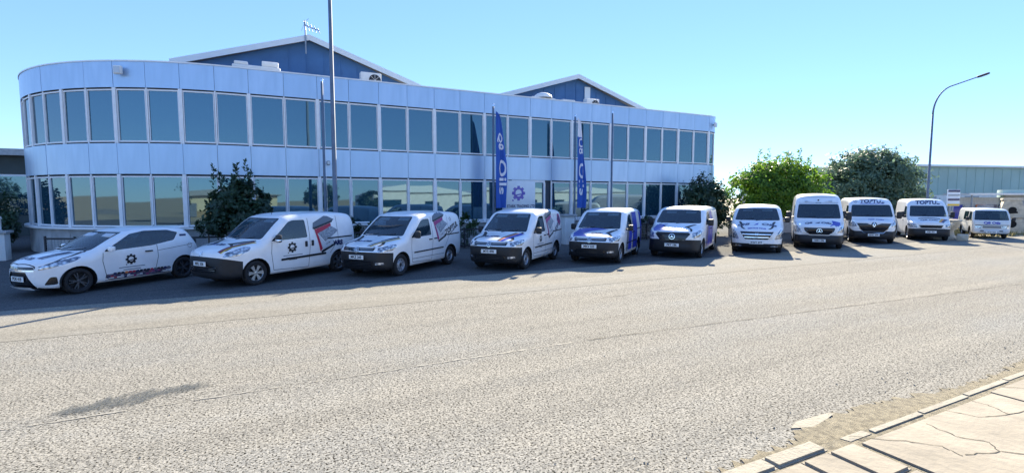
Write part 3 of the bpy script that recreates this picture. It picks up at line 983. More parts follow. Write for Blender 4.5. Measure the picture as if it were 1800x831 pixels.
class Vehicle:
    def __init__(s, name, label, cat, sp, loc, heading, group=None):
        s.sp = sp
        s.L = sp['L']
        s.root = empty(name, (loc[0], loc[1], 0.008), heading)
        tag(s.root, label, cat, group or 'company vehicles parked in a row')
        s.parts = {0: ('body', sp['paint'])}
        s.bm = bmesh.new()
        s.lay = s.bm.faces.layers.int.new('part')
        s.loft()
        s.bm.normal_update()
        s.bvh = BVHTree.FromBMesh(s.bm)
        s.dead = set()
    def X(s, d): return s.L / 2 - d
    def loft(s):
        sp = s.sp
        top = chaikin(sp['top'], 2); bot = chaikin(sp['bot'], 2); plan = chaikin(sp['plan'], 2)
        S = sorted(set([round(p[0], 4) for p in top + bot + plan]))
        out = [S[0]]
        for v in S[1:]:
            if v - out[-1] > .010: out.append(v)
        S = out
        zb_, tum, H_ = sp['belt'], sp['tumble'], sp['H']
        Wm = max(p[1] for p in plan)
        NS, NC, NT = 9, 5, 5
        rings = []
        for d in S:
            zt = interp(top, d); zb = interp(bot, d); w_ = interp(plan, d)
            h = zt - zb
            def wz(z):
                if z < zb_:
                    return w_ * (1 - .055 * max(0, (zb_ - z) / zb_) ** 2)
                return w_ * (1 - tum * max(0, (z - zb_) / (H_ - zb_)) ** 1.35)
            r = interp(sp['corner'], d)
            rz = min(r, h * .45); rx = min(r * 1.15, w_ * .6)
            cr = sp.get('crown', .035) * min(1, h / .6)
            half = []
            rb_ = min(.09, h * .3)
            half.append((0, zb))
            half.append((wz(zb) - .16, zb))
            half.append((wz(zb) - .03, zb + rb_ * .35))
            for k in range(NS):
                t = k / (NS - 1)
                z = zb + rb_ + (zt - cr - rz - zb - rb_) * t
                half.append((wz(z), z))
            wt = wz(zt - cr - rz)
            for k in range(1, NC + 1):
                a = k / NC * PI / 2
                half.append((wt - rx * (1 - math.cos(a)), zt - cr - rz + rz * math.sin(a)))
            wf = wt - rx
            for k in range(1, NT + 1):
                t = k / NT
                y = wf * (1 - t)
                half.append((y, zt - cr * (y / max(wf, 1e-3)) ** 2))
            rings.append((d, half))
        fc, rc = sp.get('fcurve', .16), sp.get('rcurve', .05)
        vs = []
        n = len(rings[0][1])
        idx = []
        for d, half in rings:
            row = []
            full = [(y, z) for y, z in half] + [(-y, z) for y, z in half[-2:0:-1]]
            for y, z in full:
                q = min(1, abs(y) / Wm)
                f = max(0, 1 - d / (s.L * .42)) ** .8
                g = max(0, 1 - (s.L - d) / (s.L * .2))
                dd = d + fc * f * q ** 2.2 - rc * g * q ** 2.2
                row.append(s.bm.verts.new((s.X(dd), y, z)))
            idx.append(row)
        m = len(idx[0])
        for i in range(len(idx) - 1):
            for k in range(m):
                s.bm.faces.new((idx[i][k], idx[i + 1][k], idx[i + 1][(k + 1) % m], idx[i][(k + 1) % m]))
        s.bm.faces.new(idx[0]); s.bm.faces.new(idx[-1][::-1])
        bmesh.ops.recalc_face_normals(s.bm, faces=s.bm.faces)
        for f in s.bm.faces:
            if f.normal.z < -.75 and f.calc_center_median().z < .6: f[s.lay] = 1
        s.parts[1] = ('underbody', 'underbody')
    # ---- cutting regions out of the shell
    def _sel(s, axis, u0, u1, v0, v1, thr, side):
        out = []
        for f in s.bm.faces:
            nrm = f.normal
            if axis == 'side':
                if abs(nrm.y) < thr: continue
                if side and nrm.y * side < 0: continue
            elif axis == 'front':
                if nrm.x < thr: continue
            elif axis == 'top':
                if nrm.z < thr: continue
            a0 = a1 = b0 = b1 = None
            us = []; vs = []
            for v in f.verts:
                c = v.co
                if axis == 'side': us.append(s.L / 2 - c.x); vs.append(c.z)
                elif axis == 'front': us.append(c.y); vs.append(c.z)
                else: us.append(s.L / 2 - c.x); vs.append(c.y)
            if max(us) < u0 or min(us) > u1 or max(vs) < v0 or min(vs) > v1: continue
            out.append(f)
        return out
    def cut(s, name, mat, poly, axis, thr=.3, side=0, inset=0.0, delete=False, xmin=None):
        u0 = min(p[0] for p in poly); u1 = max(p[0] for p in poly); v0 = min(p[1] for p in poly); v1 = max(p[1] for p in poly)
        n = len(poly)
        for i in range(n):
            a = poly[i]; b = poly[(i + 1) % n]
            e = Vector((b[0] - a[0], b[1] - a[1]))
            if e.length < 1e-5: continue
            # only cut near this edge
            pad = .02
            eu0, eu1 = min(a[0], b[0]) - pad, max(a[0], b[0]) + pad
            ev0, ev1 = min(a[1], b[1]) - pad, max(a[1], b[1]) + pad
            nr = Vector((e.y, -e.x)).normalized()
            fs = s._sel(axis, eu0, eu1, ev0, ev1, thr, side)
            if not fs: continue
            if axis == 'side': co = (s.X(a[0]), 0, a[1]); no = (-nr.x, 0, nr.y)
            elif axis == 'front': co = (0, a[0], a[1]); no = (0, nr.x, nr.y)
            else: co = (s.X(a[0]), a[1], 0); no = (-nr.x, nr.y, 0)
            geom = list({e_ for f in fs for e_ in f.edges}) + list({v for f in fs for v in f.verts}) + fs
            bmesh.ops.bisect_plane(s.bm, geom=geom, dist=1e-5, plane_co=co, plane_no=no)
        pid = max(s.parts) + 1
        s.parts[pid] = (name, mat, inset)
        kill = []
        for f in s._sel(axis, u0, u1, v0, v1, thr * .9, side):
            c = f.calc_center_median()
            if xmin is not None and c.x < xmin: continue
            u, v = (s.L / 2 - c.x, c.z) if axis == 'side' else ((c.y, c.z) if axis == 'front' else (s.L / 2 - c.x, c.y))
            if inside(poly, u, v):
                if delete: kill.append(f)
                else: f[s.lay] = pid
        if delete and kill:
            bmesh.ops.delete(s.bm, geom=kill, context='FACES')
        return pid
    def sides(s, name, mat, poly, **k):
        s.cut(name, mat, poly, 'side', side=1, **k)
        s.cut(name, mat, poly, 'side', side=-1, **k)
    def lower(s, name, mat, z, d, z_side=None):
        """front bumper: everything ahead of d and below z (a line falling to z_side at d)"""
        zs = z if z_side is None else z_side
        a = Vector((s.X(0), z)); b = Vector((s.X(d), zs))
        e = b - a
        nr = Vector((e.y, -e.x)).normalized()
        for co, no in (((a.x, 0, a.y), (nr.x, 0, nr.y)), ((s.X(d), 0, 0), (1, 0, 0))):
            fs = [f for f in s.bm.faces if f.calc_center_median().x > s.X(d) - .25]
            geom = list({e_ for f in fs for e_ in f.edges}) + list({v for f in fs for v in f.verts}) + fs
            bmesh.ops.bisect_plane(s.bm, geom=geom, dist=1e-5, plane_co=co, plane_no=no)
        pid = max(s.parts) + 1
        s.parts[pid] = (name, mat, 0)
        for f in s.bm.faces:
            c = f.calc_center_median()
            if c.x > s.X(d) + 1e-4:
                t = (s.X(0) - c.x) / d
                if c.z < z + (zs - z) * t: f[s.lay] = pid
    def finish(s):
        bm = s.bm
        bm.normal_update()
        groups = {}
        for f in bm.faces: groups.setdefault(f[s.lay], []).append(f)
        s.obj = {}
        # islands of one id become objects of their own
        for pid, fs in groups.items():
            info = s.parts[pid]
            name, mat = info[0], info[1]
            inset = info[2] if len(info) > 2 else 0
            todo = set(fs)
            isl = []
            if pid in (0, 1) or name in ('front_bumper',):
                isl = [fs]
            else:
                while todo:
                    st = [todo.pop()]; cur = []
                    while st:
                        f = st.pop(); cur.append(f)
                        for e in f.edges:
                            for g in e.link_faces:
                                if g in todo: todo.remove(g); st.append(g)
                    isl.append(cur)
            for cur in isl:
                if len(isl) > 1 and sum(f.calc_area() for f in cur) < 2e-4: continue
                vid = {}
                vs = []; nn = []; fl = []
                for f in cur:
                    row = []
                    for v in f.verts:
                        if v not in vid:
                            vid[v] = len(vs)
                            vs.append(v.co - v.normal * inset); nn.append(v.normal.copy())
                        row.append(vid[v])
                    fl.append(row)
                me = bpy.data.meshes.new(name)
                me.from_pydata([tuple(v) for v in vs], [], fl)
                me.materials.append(MATS[mat])
                me.polygons.foreach_set('use_smooth', [True] * len(me.polygons))
                me.normals_split_custom_set_from_vertices([tuple(v) for v in nn])
                o = bpy.data.objects.new(name, me)
                link(o, s.root)
                s.obj.setdefault(name, []).append(o)
        bm.free()
    # ---- printed and stuck-on pieces that follow the shell
    def hit(s, axis, u, v, side=1):
        if axis == 'side': o = Vector((s.X(u), 3 * side, v)); d = Vector((0, -side, 0))
        elif axis == 'front': o = Vector((s.L / 2 + 2, u, v)); d = Vector((-1, 0, 0))
        else: o = Vector((s.X(u), v, 4)); d = Vector((0, 0, -1))
        p, n, i, t = s.bvh.ray_cast(o, d)
        return p, n, d
    def decal(s, name, mat, polys, axis, side=1, off=.005, parent=None, mesh=None, grid=.12):
        if mesh is None:
            bm = bmesh.new()
            for p in polys:
                vs = [bm.verts.new((x, y, 0)) for x, y in p]
                tri = tessellate_polygon([[Vector((x, y, 0)) for x, y in p]])
                for t in tri:
                    try: bm.faces.new([vs[i] for i in t])
                    except ValueError: pass
            xs = [q[0] for p in polys for q in p]; ys = [q[1] for p in polys for q in p]
            for ax, lo, hi in ((0, min(xs), max(xs)), (1, min(ys), max(ys))):
                t = lo + grid
                while t < hi - .01:
                    co = [0, 0, 0]; co[ax] = t
                    no = [0, 0, 0]; no[ax] = 1
                    bmesh.ops.bisect_plane(bm, geom=bm.verts[:] + bm.edges[:] + bm.faces[:], dist=1e-5, plane_co=co, plane_no=no)
                    t += grid
            bm.verts.index_update()
            V2 = [(v.co.x, v.co.y) for v in bm.verts]
            F2 = [tuple(v.index for v in f.verts) for f in bm.faces]
            bm.free()
        else:
            V2, F2 = mesh
        out = []; ok = []
        for u, v in V2:
            p, n, d = s.hit(axis, u, v, side)
            if p is None:
                out.append(Vector((0, 0, 0))); ok.append(False)
            else:
                out.append(p - d * off * .4 + n * off); ok.append(True)
        F3 = [f for f in F2 if all(ok[i] for i in f)]
        if not F3: return None
        m = MB(); m.add(out, F3)
        me = bpy.data.meshes.new(name)
        me.from_pydata([tuple(v) for v in m.v], [], m.f)
        # face outwards
        bm = bmesh.new(); bm.from_mesh(me)
        dd = {'side': Vector((0, side, 0)), 'front': Vector((1, 0, 0)), 'top': Vector((0, 0, 1))}[axis]
        bm.normal_update()
        for f in bm.faces:
            if f.normal.dot(dd) < 0: f.normal_flip()
        bm.to_mesh(me); bm.free()
        me.materials.append(MATS[mat])
        o = bpy.data.objects.new(name, me)
        return link(o, parent or s.root)
    def text(s, txt, size, u, v, mat, axis, rot=0, italic=0, bold=0, sx=1, sy=1, side=1, name='lettering', parent=None):
        vs, fs = text_mesh(txt, size, italic, bold)
        c, n = math.cos(rot), math.sin(rot)
        out = []
        for x, y in vs:
            x *= sx; y *= sy
            X_, Y_ = x * c - y * n, x * n + y * c
            if axis == 'top': out.append((u + Y_, v + X_))
            elif axis == 'front': out.append((u + X_, v + Y_))
            else: out.append((u + X_ * side, v + Y_))
        # one piece per word
        order = sorted(fs, key=lambda f: min(vs[i][0] for i in f))
        words = []; xm = None
        for f in order:
            x0 = min(vs[i][0] for i in f)
            if xm is None or x0 - xm > .17 * size: words.append([])
            words[-1].append(f)
            x1 = max(vs[i][0] for i in f)
            xm = x1 if xm is None else max(xm, x1)
        for wf in words:
            ids = sorted({i for f in wf for i in f}); mp = {i: k for k, i in enumerate(ids)}
            s.decal(name, mat, None, axis, side, mesh=([out[i] for i in ids], [tuple(mp[i] for i in f) for f in wf]), parent=parent)
    def seam(s, pts, axis='side', wd=.012, side=1, both=True, mat='seam', name='seam'):
        polys = []
        for a, b in zip(pts[:-1], pts[1:]):
            d = Vector((b[0] - a[0], b[1] - a[1])).normalized()
            q = Vector((-d.y, d.x)) * wd / 2
            polys.append([(a[0] + q.x, a[1] + q.y), (a[0] - q.x, a[1] - q.y), (b[0] - q.x, b[1] - q.y), (b[0] + q.x, b[1] + q.y)])
        for sd_ in ((1, -1) if (both and axis == 'side') else (side,)):
            s.decal(name, mat, polys, axis, sd_, off=.003)
    def wheels(s, style, r, wd=.2, rim=.62):
        sp = s.sp
        for d in sp['axles']:
            for side in (1, -1):
                W2 = interp(chaikin(sp['plan'], 2), d)
                y_out = (W2 - .045)
                e = bpy.data.objects.new('wheel', None); e.empty_display_size = .2
                link(e, s.root)
                e.location = (s.X(d), side * (y_out - wd), r)
                e.rotation_euler = (0, 0, 0 if side > 0 else PI)
                key = (style, r, wd, rim)
                if key not in WHEELS: WHEELS[key] = wheel_meshes(style, r, wd, rim)
                for nm, me in WHEELS[key]:
                    o = bpy.data.objects.new(nm, me); link(o, e)
                # liner of the arch
                ra = sp['arch']
                vs = []; fs = []
                n = 18
                for k in range(n + 1):
                    a = PI * 1.16 * k / n - PI * .08
                    vs.append((s.X(d) + ra * math.cos(a), side * (W2 - .028), r + ra * math.sin(a)))
                    vs.append((s.X(d) + ra * math.cos(a), side * (W2 - .42), r + ra * math.sin(a)))
                for k in range(n):
                    fs.append((2 * k, 2 * k + 1, 2 * k + 3, 2 * k + 2))
                c = len(vs)
                fs.append(tuple(2 * k + 1 for k in range(n + 1)))
                mesh_obj('wheel_arch', vs, fs, 'underbody', s.root)
    def arches(s, r):
        sp = s.sp
        for d in sp['axles']:
            s.sides('arch_hole', 'underbody', circle(d, r, sp['arch'], 22), thr=.12, delete=True)
            # the flat floor strip inside the arch
    def plate(s, txt, z, u=0, w_=.5, tilt=True):
        p, n, d = s.hit('front', u, z)
        e = MB().bbox((0, 0, 0), (.014, w_, .115), .004).build('number_plate', 'plate_white', s.root)
        e.location = (p.x + .016, u, z)
        vs, fs = text_mesh(txt, .105, bold=.003)
        mesh_obj('plate_lettering', [(.009, x * .92, y) for x, y in vs], fs, 'decal_black', e)
    def mirrors(s, d, z, w_=.16, h=.2, mat='black_plastic', arm=.07):
        for side in (1, -1):
            p, n, _ = s.hit('side', d, z, side)
            c = Vector((p.x, p.y + side * (arm + w_ / 2), z + .03))
            m = MB().bbox(c, (.11, w_, h), .04)
            o = m.build('mirror', mat, s.root, auto=True)
            MB().bbox(c + Vector((-.056, 0, 0)), (.008, w_ * .8, h * .8), .003).build('mirror_glass', 'lens', o)
            MB().tube([p + Vector((0, -side * .02, -.02)), c + Vector((0, -side * w_ * .3, -h * .25))], .028, 6).build('mirror_arm', 'black_plastic', o)
    def handle(s, d, z, w_=.17, both=True, mat='black_plastic', h=.035):
        for side in ((1, -1) if both else (1,)):
            p, n, _ = s.hit('side', d, z, side)
            MB().bbox((p.x, p.y + side * .016, z), (w_, .035, h), .012).build('door_handle', mat, s.root, auto=True)
    def interior(s, d_seat, zs, zroof, wd, d_dash, z_dash, rows=1, bulkhead=None):
        Wi = wd
        for k in range(rows):
            for y in (-.36, .36):
                e = bpy.data.objects.new('seat', None); link(e, s.root); e.location = (s.X(d_seat + k * .85), y, zs)
                MB().bbox((.1, 0, .08), (.5, .48, .16), .05).build('seat_base', 'seat_cloth', e, auto=True)
                q = Matrix.Rotation(R(-12), 3, 'Y')
                MB().bbox((-.2, 0, .4), (.14, .48, .56), .06, q).build('seat_back', 'seat_cloth', e, auto=True)
                MB().bbox((-.28, 0, .78), (.1, .26, .2), .05, q).build('headrest', 'seat_cloth', e, auto=True)
        MB().bbox((s.X(d_dash), 0, z_dash - .16), (.34, Wi * 2 * .86, .3), .08).build('dashboard', 'dash_plastic', s.root, auto=True)
        c = Vector((s.X(d_dash + .3), .36, z_dash - .05))
        q = Vector((-1, 0, .45)).normalized()
        u = Vector((0, 1, 0)); v = q.cross(u)
        MB().tube([c + (u * math.cos(a * PI / 9) + v * math.sin(a * PI / 9)) * .185 for a in range(19)], .016, 6).build('steering_wheel', 'dash_plastic', s.root, smooth=True)
        if bulkhead:
            MB().box(s.X(bulkhead) - .03, s.X(bulkhead), -Wi * .8, Wi * .8, .5, zroof - .12).build('bulkhead', 'seat_cloth', s.root)
        # rear-view mirror and papers on the dashboard
        MB().bbox((s.X(d_dash + .42), 0, zroof - .26), (.04, .22, .07), .015).build('rear_view_mirror', 'dash_plastic', s.root, auto=True)
        MB().bbox((s.X(d_dash - .02), -.42, z_dash + .003), (.2, .28, .012), .003, Matrix.Rotation(R(-8), 3, 'Y')).build('papers', 'decal_white', s.root)
        for y in (-.36, .36):
            MB().bbox((s.X(d_dash + .55), y, zroof - .17), (.16, .38, .025), .01, Matrix.Rotation(R(28), 3, 'Y')).build('sun_visor', 'decal_light', s.root, auto=True)
    def wipers(s, z, w_):
        for (a, b) in (((-.05, z - .035), (w_ * .72, z + .03)), ((-w_ * .82, z - .03), (-.12, z + .045))):
            s.seam([a, b], 'front', .028, both=False, mat='gloss_black', name='wiper')

WHEELS = {}
def wheel_meshes(style, r, wd, rim):
    """meshes in wheel space: axis y, outer face at y = +wd"""
    out = []
    rr_ = r * rim
    prof = [(rr_, .03), (r * .9, .01), (r * .985, .035), (r, wd * .3), (r, wd * .7), (r * .985, wd - .03), (r * .93, wd - .006), (r * .8, wd - .002), (rr_ + .006, wd - .012), (rr_ - .004, wd - .03), (rr_ - .01, .05)]
    t = MB().lathe(prof, 36, 'y').build('tyre', 'tyre', None, smooth=True)
    out.append(('tyre', t.data)); bpy.data.objects.remove(t)
    m = MB()
    if style == 'steel':
        prof = [(rr_ - .003, wd - .028), (rr_ * .93, wd - .022), (rr_ * .86, wd - .05), (rr_ * .62, wd - .055), (rr_ * .5, wd - .03), (rr_ * .34, wd - .026), (rr_ * .3, wd - .04), (.001, wd - .042)]
        m.lathe(prof, 30, 'y')
        mat = 'steel_wheel'
        dk = MB()
        for k in range(9):
            a = 2 * PI * k / 9
            dk.lathe([(.001, 0), (rr_ * .085, 0)], 10, 'y', (rr_ * .73 * math.cos(a), wd - .048, rr_ * .73 * math.sin(a)))
        dk.lathe([(.001, wd - .02), (rr_ * .2, wd - .022), (rr_ * .28, wd - .036)], 16, 'y')
        o = dk.build('hub_cap', 'black_plastic', None); out.append(('hub_cap', o.data)); bpy.data.objects.remove(o)
    else:
        mat = 'alloy' if style == 'alloy' else 'dark_alloy'
        m.lathe([(rr_ - .003, wd - .028), (rr_ * .955, wd - .016), (rr_ * .90, wd - .03), (rr_ * .88, wd - .07)], 36, 'y')
        m.lathe([(rr_ * .20, wd - .055), (rr_ * .19, wd - .026), (.001, wd - .022)], 18, 'y')
        ns = 6 if style == 'alloy' else 5
        for k in range(ns):
            a = 2 * PI * k / ns
            for da in ((-.17, .17) if style != 'alloy' else (-.13, .13)):
                p0 = Vector((math.cos(a + da * .4), 0, math.sin(a + da * .4))) * rr_ * .12
                p1 = Vector((math.cos(a + da), 0, math.sin(a + da))) * rr_ * .93
                q = (p1 - p0).normalized(); sd_ = Vector((-q.z, 0, q.x))
                w0, w1 = rr_ * .075, rr_ * (.105 if style == 'alloy' else .06)
                y0, y1 = wd - .026, wd - .022
                m.add([p0 + sd_ * w0 + Vector((0, y0, 0)), p0 - sd_ * w0 + Vector((0, y0, 0)), p1 - sd_ * w1 + Vector((0, y1, 0)), p1 + sd_ * w1 + Vector((0, y1, 0)),
                       p0 + sd_ * w0 + Vector((0, y0 - .03, 0)), p0 - sd_ * w0 + Vector((0, y0 - .03, 0)), p1 - sd_ * w1 + Vector((0, y1 - .03, 0)), p1 + sd_ * w1 + Vector((0, y1 - .03, 0))],
                      [(0, 1, 2, 3), (1, 0, 4, 5), (2, 1, 5, 6), (3, 2, 6, 7), (0, 3, 7, 4)])
        dk = MB().lathe([(rr_ * .9, wd - .075), (.001, wd - .08)], 24, 'y').build('brake_disc', 'underbody', None)
        out.append(('brake_disc', dk.data)); bpy.data.objects.remove(dk)
    o = m.build('rim', mat, None, auto=True); out.append(('rim', o.data)); bpy.data.objects.remove(o)
    return out

# emblems drawn as flat chrome shapes
def ring(cx, cy, r0, r1, n=20):
    return [[(cx + r0 * math.cos(2 * PI * k / n), cy + r0 * math.sin(2 * PI * k / n)), (cx + r1 * math.cos(2 * PI * k / n), cy + r1 * math.sin(2 * PI * k / n)),
             (cx + r1 * math.cos(2 * PI * (k + 1) / n), cy + r1 * math.sin(2 * PI * (k + 1) / n)), (cx + r0 * math.cos(2 * PI * (k + 1) / n), cy + r0 * math.sin(2 * PI * (k + 1) / n))] for k in range(n)]
def stroke(a, b, w_):
    d = Vector((b[0] - a[0], b[1] - a[1])).normalized()
    q = Vector((-d.y, d.x)) * w_ / 2
    return [(a[0] + q.x, a[1] + q.y), (a[0] - q.x, a[1] - q.y), (b[0] - q.x, b[1] - q.y), (b[0] + q.x, b[1] + q.y)]
def emblem(kind, cx, cy, r):
    P = []
    if kind in ('vw', 'star', 'fiat'):
        P += ring(cx, cy, r * .84, r)
    if kind == 'vw':
        pts = [(-.62, .5), (-.3, -.62), (0, .1), (.3, -.62), (.62, .5)]
        for a, b in zip(pts[:-1], pts[1:]): P.append(stroke((cx + a[0] * r, cy + a[1] * r), (cx + b[0] * r, cy + b[1] * r), r * .17))
        for a, b in (((-.3, .75), (0, .12)), ((.3, .75), (0, .12))): P.append(stroke((cx + a[0] * r, cy + a[1] * r), (cx + b[0] * r, cy + b[1] * r), r * .17))
    if kind == 'star':
        for k in range(3):
            a = PI / 2 + k * 2 * PI / 3
            t = (cx + .86 * r * math.cos(a), cy + .86 * r * math.sin(a))
            P.append([t, (cx + .16 * r * math.cos(a + 1.05), cy + .16 * r * math.sin(a + 1.05)), (cx, cy), (cx + .16 * r * math.cos(a - 1.05), cy + .16 * r * math.sin(a - 1.05))])
    if kind == 'diamond':
        o = [(0, 1), (.62, 0), (0, -1), (-.62, 0)]
        i = [(0, .55), (.34, 0), (0, -.55), (-.34, 0)]
        for k in range(4):
            P.append([(cx + o[k][0] * r, cy + o[k][1] * r), (cx + o[(k + 1) % 4][0] * r, cy + o[(k + 1) % 4][1] * r), (cx + i[(k + 1) % 4][0] * r, cy + i[(k + 1) % 4][1] * r), (cx + i[k][0] * r, cy + i[k][1] * r)])
    if kind == 'slant_h':
        P += [stroke((cx - .55 * r, cy - .5 * r), (cx - .25 * r, cy + .5 * r), r * .2), stroke((cx + .25 * r, cy - .5 * r), (cx + .55 * r, cy + .5 * r), r * .2), stroke((cx - .4 * r, cy - .05 * r), (cx + .4 * r, cy + .05 * r), r * .18)]
    if kind == 'fiat':
        P += [circle(cx, cy, r * .5, 12)]
    if kind == 'ovals':
        P += [[(cx + x * r * 1.5, cy + y * r) for x, y in q] for q in ring(0, 0, .82, 1)]
        P += [[(cx + x * r * .6, cy + y * r) for x, y in q] for q in ring(0, 0, .75, 1)]
    return P

def q8(v, u, y, size, axis='top', mat='decal_navy', rot=0, sx=1.0, sail=True):
    """the oil brand's lettering with its sail mark between the two words"""
    v.text('Q8', size, u, y - 1.18 * size * sx, mat, axis, rot, .15, .012, sx=sx) if axis == 'top' else v.text('Q8', size, u - 1.18 * size * sx, y, mat, axis, rot, .15, .012, sx=sx)
    v.text('Oils', size, u, y + .95 * size * sx, mat, axis, rot, .15, .012, sx=sx) if axis == 'top' else v.text('Oils', size, u + .95 * size * sx, y, mat, axis, rot, .15, .012, sx=sx)
    if sail:
        pts = [(-.38, -.3), (.20, -.34), (.30, .30), (.05, .05)]
        if axis == 'top': p = [(u + b * size, y - .10 * size * sx + a * size * sx) for a, b in pts]
        else: p = [(u - .10 * size * sx + a * size * sx, y + b * size) for a, b in pts]
        v.decal('sail_mark', 'decal_blue', [p], axis)

def toolbox(v, s0, z0, k=1.0, sh=0.0, tint='decal_red'):
    """printed picture of an open tool chest on the van's side"""
    def T(pts): return [(s0 + x * k, z0 + y * k + sh * x) for x, y in pts]
    root = v.decal('printed_panel', 'decal_grey', [T([(-.02, .62), (.02, .80), (.45, .98), (.58, .96), (.80, .86), (.72, .80), (.08, .64)])], 'side')
    for nm, mat, pts in (
        ('printed_panel', 'decal_black', [(.02, .60), (.72, .78), (.74, .84), (.0, .66)]),
        ('printed_panel', tint, [(.04, .60), (.66, .76), (.66, .66), (.14, .48), (.30, .02), (.22, -.05)]),
        ('printed_panel', 'decal_steel', [(.15, .49), (.66, .67), (.92, .52), (.40, .22)]),
        ('printed_panel', 'decal_light', [(.16, .44), (.39, .20), (.70, .36), (.71, .14), (.31, .0)]),
        ('printed_panel', 'decal_black', [(.24, -.05), (.31, -.01), (.71, .13), (.71, .19), (.76, .18), (.74, .08), (.28, -.10)]),
        ('printed_panel', 'decal_black', [(.44, .13), (.58, .19), (.58, .215), (.44, .155)]),
    ):
        v.decal(nm, mat, [T(pts)], 'side', off=.0062)

def bonnet_stripe(v, pts_l, pts_r, cols):
    """bands running over the bonnet between two edges, each edge a list of (s, y)"""
    n = len(cols)
    for k, mat in enumerate(cols):
        a, b = k / n, (k + 1) / n
        L_ = [(p[0] * (1 - a) + q[0] * a, p[1] * (1 - a) + q[1] * a) for p, q in zip(pts_l, pts_r)]
        R_ = [(p[0] * (1 - b) + q[0] * b, p[1] * (1 - b) + q[1] * b) for p, q in zip(pts_l, pts_r)]
        v.decal('bonnet_stripe', mat, [[L_[i], L_[i + 1], R_[i + 1], R_[i]] for i in range(len(L_) - 1)], 'top')

def side_stripes(v, d0, lean, z0, z1, specs):
    for (a, b, mat) in specs:
        v.decal('side_stripe', mat, [[(d0 + a, z0), (d0 + b, z0), (d0 + b + lean, z1), (d0 + a + lean, z1)]], 'side')

def door_print(v, d, z, k=.16):
    v.decal('cog_emblem', 'decal_black', [[(d + x * k, z + y * k) for x, y in q] for q in gear_polys(1.0)], 'side', grid=.5)
    for i, w_ in enumerate((.62, .42, .26)):
        v.decal('lettering_line', 'decal_grey', [[(d - w_ / 2 + .02, z - k * 1.5 - i * .062), (d + w_ / 2 + .02, z - k * 1.5 - i * .062), (d + w_ / 2 + .02, z - k * 1.5 - i * .062 + .018), (d - w_ / 2 + .02, z - k * 1.5 - i * .062 + .018)]], 'side')
def heading_from(F, Rr):
    return math.atan2(F[1] - Rr[1], F[0] - Rr[0])
def centre_from_wheel(px, hd, sp, W2):
    """vehicle centre from the ground point of its front left wheel"""
    c, n = math.cos(hd), math.sin(hd)
    lx, ly = sp['L'] / 2 - sp['axles'][0], W2 - .12
    return (px[0] - (lx * c - ly * n), px[1] - (lx * n + ly * c))
def centre_from_nose(px, hd, sp):
    return (px[0] - math.cos(hd) * sp['L'] / 2, px[1] - math.sin(hd) * sp['L'] / 2)
# ------------------------------------------------------------------ vehicle models
CADDY = dict(L=4.41, H=1.82, paint='white_paint', belt=1.02, tumble=.15, axles=(.90, 3.58), arch=.385, fcurve=.20, crown=.03,
    top=[(0, .60), (.01, .78), (.06, .88), (.22, .95), (.6, 1.03), (.95, 1.10), (1.02, 1.13), (1.72, 1.66), (1.98, 1.77), (2.5, 1.82), (3.7, 1.81), (4.2, 1.76), (4.33, 1.66), (4.38, 1.3), (4.41, .72)],
    bot=[(0, .50), (.01, .34), (.08, .22), (.5, .20), (3.8, .22), (4.2, .26), (4.37, .34), (4.41, .56)],
    plan=[(0, .62), (.03, .72), (.2, .82), (.5, .885), (.9, .895), (3.9, .895), (4.25, .875), (4.41, .80)],
    corner=[(0, .10), (.3, .12), (1.0, .16), (1.7, .18), (4.3, .14), (4.41, .1)])
DOBLO = dict(L=4.39, H=1.86, paint='white_paint', belt=1.05, tumble=.14, axles=(.92, 3.68), arch=.385, fcurve=.22, crown=.03,
    top=[(0, .62), (.01, .80), (.06, .92), (.3, 1.02), (.7, 1.10), (.95, 1.15), (1.03, 1.18), (1.70, 1.68), (1.98, 1.81), (2.5, 1.86), (3.7, 1.85), (4.2, 1.80), (4.33, 1.70), (4.37, 1.3), (4.39, .72)],
    bot=[(0, .50), (.01, .34), (.08, .22), (.5, .20), (3.8, .22), (4.2, .26), (4.36, .34), (4.39, .56)],
    plan=[(0, .60), (.03, .72), (.2, .83), (.5, .90), (.9, .915), (3.9, .915), (4.2, .90), (4.39, .84)],
    corner=[(0, .10), (.3, .14), (1.0, .18), (1.7, .20), (4.3, .15), (4.39, .1)])
HATCH = dict(L=3.95, H=1.50, paint='white_paint', belt=.92, tumble=.24, axles=(.80, 3.32), arch=.36, fcurve=.26, rcurve=.12, crown=.03,
    top=[(0, .54), (.01, .68), (.07, .79), (.36, .90), (.82, .97), (.98, .99), (1.75, 1.36), (2.05, 1.46), (2.55, 1.50), (3.15, 1.475), (3.52, 1.42), (3.70, 1.17), (3.83, 1.02), (3.92, .88), (3.95, .60)],
    bot=[(0, .40), (.01, .26), (.10, .17), (.5, .16), (3.3, .18), (3.7, .27), (3.90, .40), (3.95, .50)],
    plan=[(0, .40), (.04, .56), (.2, .72), (.5, .82), (.85, .85), (3.2, .85), (3.55, .83), (3.85, .74), (3.95, .62)],
    corner=[(0, .08), (.4, .16), (1.0, .18), (1.8, .20), (3.4, .18), (3.95, .1)])
